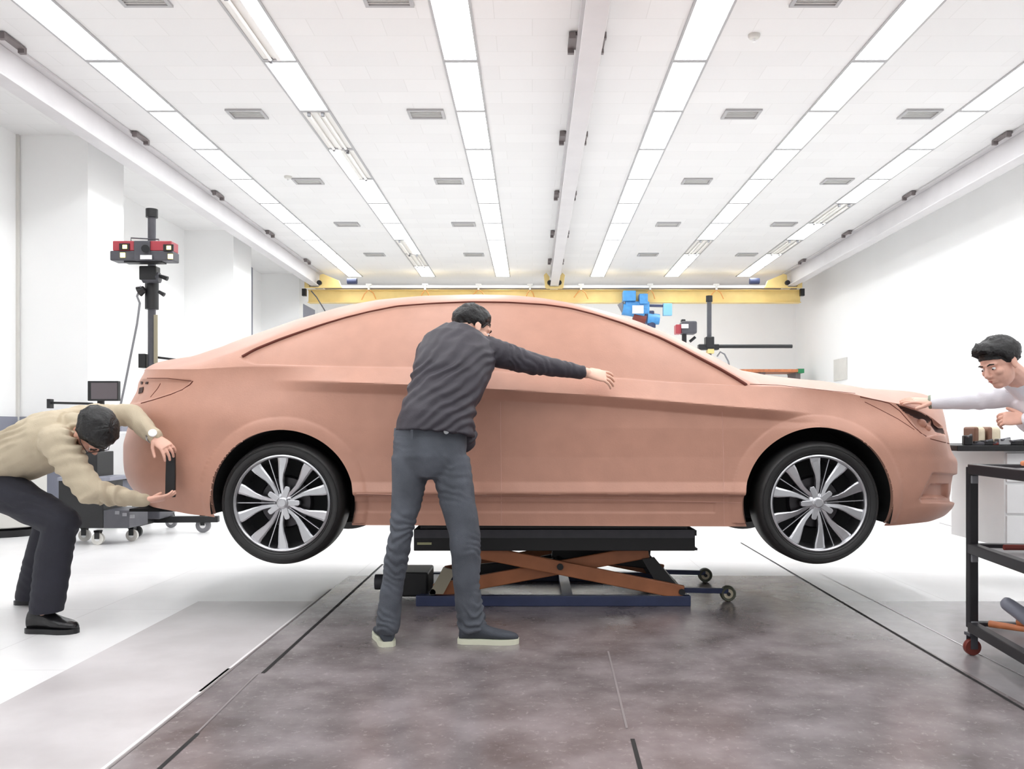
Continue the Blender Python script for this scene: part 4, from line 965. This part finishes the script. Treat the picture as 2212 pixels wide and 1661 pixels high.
organic('shirt', b, M['shirt'], .006, 3, p3, folds((1, 0, .3), .06, .005, 4, 4))
MB().tube([nk+Vector((-.035+.06*math.cos(t*math.pi/8), .065*math.sin(t*math.pi/8), .012+.02*math.cos(t*math.pi/8))) for t in range(16)], .014, 8, closed=True).build('collar', M['shirt'], p3, smooth=True)
b = MB()
b.capsule(hip, hip+Vector((0.02, 0, -.06)), .15, .14, 18)
for s in (-.09, .09):
    b.capsule(hip+YY*s, Vector((2.95, 4.42+s, .5)), .095, .07); b.capsule(Vector((2.95, 4.42+s, .5)), Vector((3.02, 4.42+s, .10)), .07, .065)
organic('trousers', b, M['navyjean'], .008, 3, p3)
for s in (-.09, .09): shoe((3.1, 4.42+s, 0), (2.83, 4.42+s, 0), p3, M['leather'], M['black'], .1)
wd = (wrA-elA).normalized(); MB().lathe(wrA-wd*.006, wd, [(.034, 0), (.037, .002), (.037, .022), (.034, .024)], 30, closed=True).build('watch_strap', mat('green_grey_strap', (140, 150, 130), .5), p3, smooth=True)
# ---------------------------------------------------------------- equipment at the back left
def castor(mb_parent, x, y, r=.05, m='mgrey', nm='castor', ang=0):
    w = MB().cyl((x-.012*math.sin(ang), y-.015, r), (x+.012*math.sin(ang), y+.015, r), r, n=24).build(nm, M[m], mb_parent, smooth=True)
    MB().cyl((x, y-.02, r), (x, y+.02, r), r*.4).build('axle_cap', M['white'], w, smooth=True)
    b = MB(); b.b2(x-.02, x+.02, y-.028, y-.02, r, r*2.3); b.b2(x-.02, x+.02, y+.02, y+.028, r, r*2.3); b.b2(x-.025, x+.025, y-.028, y+.028, r*2.1, r*2.4)
    b.build('fork', M['black'], w)
YM = 8.3
ms = thing('camera_stand', 'tall black wheeled column stand carrying the red scanner, behind the car tail', 'stand', (P(328, 0, YM).x, YM, 0))
mx = P(328, 0, YM).x
def zz(py, Y=YM): return P(0, py, Y).z
MB().cyl((mx, YM, .15), (mx, YM, zz(452)), .036, n=24).build('column', M['dgrey'], ms, smooth=True)
MB().cyl((mx, YM, zz(470)), (mx, YM, zz(452)), .055, n=24).build('top_cap', M['black'], ms, smooth=True)
MB().cyl((mx, YM, zz(668)), (mx, YM, zz(602)), .062, n=20).build('carriage', M['black'], ms, smooth=True)
pb(333, 680, 340, 785, YM-.04, .02).build('gear_rack', mat('rack_brass', (150, 142, 120), .5), ms)
hd = pb(305, 576, 342, 606, YM-.1, .1).build('pan_head', M['black'], ms, bevel=.01)
MB().cyl(P(310, 600, YM-.1), P(345, 600, YM-.1), .05).build('tilt_joint', M['dgrey'], hd, smooth=True)
MB().cyl(P(340, 594, YM-.1), P(362, 602, YM-.1), .016, .022).build('handle', M['black'], hd, smooth=True)
MB().cyl(P(343, 630, YM-.1), P(355, 637, YM-.1), .016, .02).build('crank', M['black'], ms, smooth=True)
MB().cyl(P(300, 630, YM-.08), P(312, 624, YM-.08), .05, .03).build('crank', M['black'], ms, smooth=True)
MB().tube([P(305, 618, YM-.1), P(296, 640, YM-.1), P(302, 655, YM-.1), P(296, 700, YM-.1), P(284, 760, YM-.1), P(270, 830, YM-.1), P(262, 868, YM-.1), P(250, 930, YM-.1)], .011, 8).build('cable', M['mgrey'], ms, smooth=True)
MB().bar(P(340, 772, YM), P(381, 777, YM), .04, .02).build('side_arm', M['black'], ms)
pb(304, 765, 318, 795, YM, .1).build('counterweight', M['black'], ms)
MB().bar((mx-.1, YM, .13), (mx+.62, YM+.05, .13), .07, .06).build('base_leg', M['black'], ms, bevel=.006)
MB().bar((mx, YM-.36, .13), (mx, YM+.45, .13), .07, .06).build('base_leg', M['black'], ms, bevel=.006)
pb(330, 1094, 360, 1118, YM-.08, .3).build('base_housing', M['dgrey'], ms, bevel=.01)
castor(ms, P(435, 0, YM).x, YM+.05, .07); castor(ms, mx, YM-.33, .055, 'black'); castor(ms, mx, YM+.45, .055)
YSn = YM-.22
sc_ = thing('optical_scanner', 'red and grey twin-lens scanner mounted on the tall stand at left', 'scanner', P(313, 545, YSn))
pb(246, 545, 380, 566, YSn, .16).build('lower_housing', M['dgrey'], sc_, bevel=.01)
pb(252, 524, 298, 545, YSn, .16).build('red_cover', M['red'], sc_, bevel=.008); pb(332, 524, 378, 545, YSn, .16).build('red_cover', M['red'], sc_, bevel=.008)
pb(298, 524, 332, 566, YSn-.01, .17).build('centre_housing', M['dgrey'], sc_, bevel=.006)
MB().cyl(P(314, 537, YSn-.1), P(314, 537, YSn-.13), .035).build('projector_lens', M['lens'], sc_, smooth=True)
for (x, y) in ((269, 533), (364, 535)):
    w = pb(x-11, y-7, x+11, y+7, YSn-.085, .012).build('camera_window', M['black'], sc_); pb(x-4, y-4, x+5, y+4, YSn-.094, .006).build('lens', M['lensy'], w)
for (x, y) in ((265, 551), (368, 554)): pb(x-5, y-5, x+5, y+5, YSn-.085, .012).build('indicator_lamp', M['lensy'], sc_)
pb(303, 551, 328, 560, YSn-.1, .008).build('label_plate', M['white'], sc_)
pb(273, 564, 355, 569, YSn, .1).build('mount_bar', M['black'], sc_)
MB().tube([P(283, 524, YSn), P(283, 514, YSn), P(343, 517, YSn), P(343, 524, YSn)], .006, 6).build('carry_handle', M['dgrey'], sc_)
# workstation
YW = 7.6
wk = thing('workstation_cart', 'black wheeled computer cart behind the bending person', 'cart', (P(225, 0, YW).x, YW, 0))
pb(150, 1035, 245, 1136, YW, .36).build('cabinet', M['black'], wk, bevel=.008)
e = pb(245, 1098, 300, 1136, YW, .36).build('drive_rack', M['dgrey'], wk, bevel=.006)
for i, x in enumerate((254, 270, 286)): pb(x-5, 1104+4*i, x+4, 1111+4*i, YW-.185, .012).build('socket', M['mgrey'], e)
pb(150, 1028, 262, 1036, YW, .40).build('shelf', M['bluegrey'], wk, bevel=.004)
pb(186, 975, 228, 1034, YW+.05, .3).build('computer_tower', M['black'], wk, bevel=.006)
MB().cyl(P(218, 1030, YW+.05), P(218, 858, YW+.05), .03).build('post', M['black'], wk, smooth=True)
pb(105, 862, 112, 882, YW, .06).build('clamp', M['black'], wk); MB().bar(P(112, 870, YW), P(200, 872, YW), .025, .02).build('side_arm', M['black'], wk)
pb(235, 910, 275, 932, YW, .2).build('keyboard_tray', M['bluegrey'], wk, bevel=.004)
mo = thing('computer_monitor', 'small dark computer monitor above the bending person', 'monitor', P(224, 845, YW))
pb(192, 823, 258, 866, YW, .05).build('casing', M['black'], mo, bevel=.005); pb(197, 827, 253, 862, YW-.028, .006).build('screen', M['screen'], mo)
for (px, py) in ((168, 1148), (228, 1155), (272, 1148)):
    castor(wk, P(px, 0, YW).x, YW+(-.13 if py > 1150 else .12), .052, 'offwhite')
# white cylinder bin / cabinet behind the legs, left edge
cb = thing('drum_cabinet', 'pale rounded cabinet with black base at the left edge behind trousers', 'cabinet', (P(-5, 0, 8.0).x, 8.3, 0))
cx_ = P(-20, 0, 8.0).x
MB().lathe((cx_, 8.25, .03), (0, 0, 1), [(0, .05), (.33, .05), (.33, .75), (0, .75)], 40).build('body', M['offwhite'], cb, smooth=True, bevel=.01)
MB().lathe((cx_, 8.25, 0), (0, 0, 1), [(0, 0), (.35, 0), (.35, .06), (0, .06)], 40).build('base', M['black'], cb, smooth=True)
# white panel cabinet seen under the bent arm
ca = thing('storage_cabinet', 'white storage cabinet with dark shelf edge behind the clay bumper', 'cabinet', (P(260, 0, 8.9).x, 9.2, 0))
pb(226, 935, 310, 1030, 9.0, .35).build('body', M['white'], ca, bevel=.006); pb(226, 1030, 312, 1090, 9.0, .35).build('drawer', M['bluegrey'], ca, bevel=.006); pb(226, 1028, 312, 1034, 8.99, .4).build('shelf_edge', M['black'], ca)
b = MB()
for x in (P(230, 0, 9).x, P(306, 0, 9).x): b.b2(x-.03, x+.03, 8.85, 9.15, 0, zz(1090, 9.0))
b.build('foot', M['black'], ca)
# ---------------------------------------------------------------- equipment at the back right
YR = 12.0
st = thing('measuring_stand', 'black column stand with a long horizontal arm, beyond the windscreen', 'stand', (P(1532, 0, YR).x, YR, 0))
xr = P(1532, 0, YR).x
MB().cyl((xr, YR, .1), (xr, YR, zz(644, YR)), .032).build('column', M['dgrey'], st, smooth=True)
MB().cyl((xr, YR, zz(652, YR)), (xr, YR, zz(639, YR)), .045).build('top_cap', M['black'], st, smooth=True)
pb(1523, 728, 1541, 752, YR, .14).build('carriage', M['black'], st, bevel=.01); pb(1508, 744, 1552, 756, YR, .12).build('clamp', M['black'], st, bevel=.01)
MB().cyl(P(1540, 748, YR), P(1711, 748, YR), .026).build('horizontal_arm', M['black'], st, smooth=True)
pb(1527, 754, 1541, 764, YR, .12).build('yellow_collar', M['lensy'] if 0 else M['yellow'], st, bevel=.005)
MB().lathe((xr, YR, 0), (0, 0, 1), [(0, .0), (.35, 0), (.35, .08), (.05, .14), (0, .14)], 30).build('base', M['black'], st, smooth=True)
MB().tube([P(1549, 770, YR), P(1556, 760, YR), P(1565, 765, YR), P(1573, 780, YR), P(1578, 800, YR)], .012, 6).build('cable', M['mgrey'], st, smooth=True)
s2_ = thing('tripod_scanner', 'small dark scanner head on a tripod beyond the sloping windscreen', 'scanner', (P(1482, 0, 11).x, 11, 0))
pb(1470, 695, 1503, 722, 11, .2).build('housing', M['dgrey'], s2_, bevel=.02); pb(1458, 702, 1470, 722, 11, .15).build('red_side_cover', M['red'], s2_, bevel=.01)
pb(1472, 700, 1487, 709, 10.89, .02).build('label_plate', M['white'], s2_); pb(1471, 690, 1480, 696, 11, .08).build('knob', M['black'], s2_, bevel=.01)
MB().cyl(P(1478, 722, 11), P(1478, 760, 11), .03).build('neck', M['black'], s2_, smooth=True)
MB().cyl(P(1490, 738, 11), P(1502, 728, 11), .018).build('handle', M['black'], s2_, smooth=True)
for a in range(3):
    q = P(1478, 758, 11); MB().cyl(q, (q.x+.5*math.cos(a*2.09+.5), 11+.5*math.sin(a*2.09+.5), .0), .02).build('leg', M['black'], s2_, smooth=True)
# bench along the back wall with its green end
YBn = 19.0
bn = thing('storage_rack', 'tall rack with wooden top board and green end near the back wall', 'rack', (P(1670, 0, YBn).x, YBn, 0))
pb(1560, 800, 1712, 806, YBn, .8).build('top', M['wood'], bn); pb(1712, 799, 1725, 808, YBn, .8).build('green_end', M['green'], bn)
b = MB()
for x in (1565, 1640, 1715): q = P(x, 806, YBn); b.b2(q.x-.05, q.x+.05, YBn-.3, YBn+.3, 0, q.z)
b.build('leg', M['bracket'], bn)
# ---------------------------------------------------------------- right: worktable, items, cart
YT = 5.25
zt_ = P(0, 962, YT).z
wt = thing('work_table', 'long white work table with black top edge behind the car nose', 'table', (3.2, 5.6, 0))
x0 = P(2068, 0, YT).x
MB().b2(x0, x0+2.2, YT, YT+.8, zt_-.035, zt_).build('table_top', M['black'], wt, bevel=.004)
dr = P(2165, 0, YT+.1).x
MB().b2(dr, dr+1.2, YT+.08, YT+.75, .27, zt_-.035).build('drawer_unit', M['white'], wt)
for k4 in range(3):
    zd = .28+(zt_-.32)/3*k4; MB().b2(dr+.01, dr+.7, YT+.065, YT+.08, zd+.008, zd+(zt_-.32)/3-.008).build('drawer', M['white'], wt, bevel=.003)
for x in (x0+1.9, x0+2.1):
    for y in (YT+.08, YT+.72): MB().b2(x-.02, x+.02, y-.02, y+.02, 0, zt_-.035).build('leg', M['white'], wt)
def onT(px): return P(px, 0, YT+.15).x
for i, (pa, pb_) in enumerate(((2092, 2119), (2121, 2152))):
    xa, xb = onT(pa), onT(pb_); rr = .058
    t = thing('bristle_roller', ['left beige roller with dark bands standing on the work table', 'right beige roller with dark bands standing on the work table'][i], 'roller', ((xa+xb)/2, YT+.15, zt_), 'rollers on the work table')
    MB().b2(xa+.004, xb-.004, YT+.07, YT+.22, zt_, zt_+.115).build('roll', M['beige'], t, bevel=.03, seg=4)
    MB().b2(xa, xa+.026, YT+.068, YT+.222, zt_, zt_+.112).build('band', M['brown'], t, bevel=.012)
random.seed(3)
for i, (px, w, h_, m, nm, lb, cat_) in enumerate((
    (2072, .05, .06, 'black', 'tool_block', 'small black block at the left end of the work table', 'block'),
    (2090, .09, .022, 'dgrey', 'clay_knife', 'grey flat scraping tool lying before the left roller', 'tool'),
    (2112, .07, .03, 'black', 'clamp_tool', 'black clamp lying in front of the beige rollers', 'tool'),
    (2130, .06, .018, 'redtool', 'scraper', 'dark red handled scraper on the work table', 'tool'),
    (2147, .08, .04, 'steel', 'steel_clamp', 'shiny steel clamp on the work table below the fist', 'tool'),
    (2170, .1, .03, 'black', 'tape_gun', 'black tape dispenser near the right edge of the work table', 'tool'),
    (2195, .07, .035, 'black', 'small_case', 'small black case under the fist on the work table', 'case'),
    (2206, .03, .03, 'green', 'marker_cap', 'small green item at the right edge of the work table', 'marker'))):
    t = thing(nm, lb, cat_, (onT(px), YT+.08, zt_))
    b = MB(); b.box((onT(px), YT+.05, zt_+h_/2), (w, .05, h_), rz=random.uniform(-.4, .4)); b.build('body', M[m], t, bevel=.006)
    MB().cyl((onT(px)-w*.3, YT+.02, zt_+h_*.8), (onT(px)+w*.6, YT+.06, zt_+h_*1.05), .007).build('handle', M['dgrey' if m != 'dgrey' else 'black'], t, smooth=True)
# cart: far-left corner post in view, long side running towards the viewer
A = Vector((1.94, 3.84, 0)); Bc = Vector((1.855, 3.05, 0)); dn = (Bc-A).normalized(); pr = Vector((-dn.y, dn.x, 0)); 
if pr.x < 0: pr = -pr
Cc = A+pr*.62; Dc = Bc+pr*.62
ct = thing('tool_cart', 'black metal three-shelf tool cart at the right edge', 'cart', ((A+Dc)/2))
posts = (A, Bc, Cc, Dc)
for q in posts:
    MB().bar(q+U*.12, q+U*.83, .038, .038, up=(0, 1, 0)).build('post', M['cart'], ct, bevel=.003)
    for zz_ in (.775, .43, .135):
        MB().box(q+U*zz_+dn*(.0)+Vector((0, -.022 if q in (A, Cc) else 0, 0)), (.03, .012, .035)).build('corner_bracket', M['mgrey'], ct, bevel=.003)
for z, nm in ((.82, 'top_shelf'), (.47, 'middle_shelf'), (.125, 'bottom_shelf')):
    b = MB()
    for a, c in ((A, Bc), (Bc, Dc), (Dc, Cc), (Cc, A)): b.bar(a+U*z, c+U*z, .04, .045)
    f = b.build(nm, M['cart'], ct, bevel=.004)
    MB().box((A+Dc)/2+U*(z+.0), (.60, .76, .012), rz=math.atan2(dn.y, dn.x)+math.pi/2).build('shelf_panel', mat('shelf_grey_%d' % int(z*100), (150, 148, 150) if z < .8 else (196, 190, 192), .35, var=.1), f)
for q in posts:
    w = MB().lathe(q+Vector((0, -.014, .036)), (0, 1, 0), [(0, 0), (.034, 0), (.036, .004), (.036, .024), (.034, .028), (0, .028)], 28).build('castor', M['redtool'], ct, smooth=True)
    b = MB(); b.box(q+Vector((0, -.02, .06)), (.03, .004, .06)); b.box(q+Vector((0, .02, .06)), (.03, .004, .06)); b.box(q+U*.092, (.045, .05, .012)); b.build('fork', M['dgrey'], w)
def item(nm, lb, cat_, loc): return thing(nm, lb, cat_, loc)
def cartp(u, v, z): return A+pr*u+dn*v+U*z
t = item('mallet', 'dark red handled tool lying on the middle cart shelf', 'tool', cartp(.2, .2, .49))
MB().cyl(cartp(.06, .18, .500), cartp(.42, .16, .500), .012).build('handle', M['redtool'], t, smooth=True); MB().box(cartp(.45, .16, .515), (.06, .08, .06)).build('head', M['black'], t, bevel=.008)
t = item('clamp', 'black clamp lying on the middle cart shelf beside the red handle', 'tool', cartp(.3, .35, .49))
MB().tube([cartp(.12, .3, .49), cartp(.2, .38, .5), cartp(.32, .36, .5), cartp(.36, .28, .49)], .010, 8).build('jaw', M['dgrey'], t, smooth=True)
MB().cyl(cartp(.12, .3, .49), cartp(.3, .28, .495), .008).build('screw', M['steel'], t, smooth=True)
for i, (u, v, mm_, lb, cat_) in enumerate(((.08, .12, 'wood', 'wooden handled loop tool at the front of the bottom cart shelf', 'tool'), (.16, .2, 'wood', 'second wooden handled tool crossing the others on the bottom cart shelf', 'tool'), (.26, .3, 'redtool', 'red handled tool deeper on the bottom cart shelf', 'tool'))):
    t = item('hand_tool', lb, cat_, cartp(u, v, .14)); t['group'] = 'hand tools on the bottom cart shelf'
    MB().cyl(cartp(u-.03, v-.06, .152+.03*i), cartp(u+.14, v+.12, .158+.03*i), .015, .011).build('handle', M[mm_], t, smooth=True)
    MB().cyl(cartp(u+.14, v+.12, .158+.03*i), cartp(u+.2, v+.2, .165+.03*i), .006).build('blade', M['steel'], t, smooth=True)
t = item('rolled_rag', 'pale grey rolled rag leaning up on the bottom cart shelf', 'rag', cartp(.12, .25, .14))
b = MB(); b.capsule(cartp(.10, .12, .25), cartp(.2, .22, .165), .03, .035); organic('cloth', b, M['bluegrey'], .006, 2, t, folds((1, 1, 0), .02, .004, 2, 9))
t = item('steel_pipe', 'grey metal pipe lying across the bottom cart shelf', 'pipe', cartp(.3, .2, .14))
MB().cyl(cartp(.2, .16, .20), cartp(.5, .15, .20), .018).build('barrel', M['steel'], t, smooth=True); MB().box(cartp(.35, .15, .165), (.2, .08, .05)).build('cradle', M['dgrey'], t)
for i, (u, v, m, lb) in enumerate(((.2, .1, 'wood', 'small brown knob-shaped tool on the cart top'), (.32, .12, 'black', 'small black clamp on the cart top'), (.4, .14, 'dgrey', 'dark grey clamp on the cart top near the right edge'))):
    t = item('small_clamp', lb, 'tool', cartp(u, v, .83)); t['group'] = 'small tools on the cart top'
    MB().capsule(cartp(u-.03, v, .85), cartp(u+.03, v, .855), .011, .008).build('body', M[m], t, smooth=True); MB().cyl(cartp(u, v, .846), cartp(u+.012, v, .885), .006).build('screw', M['wood' if m == 'wood' else 'steel'], t, smooth=True)
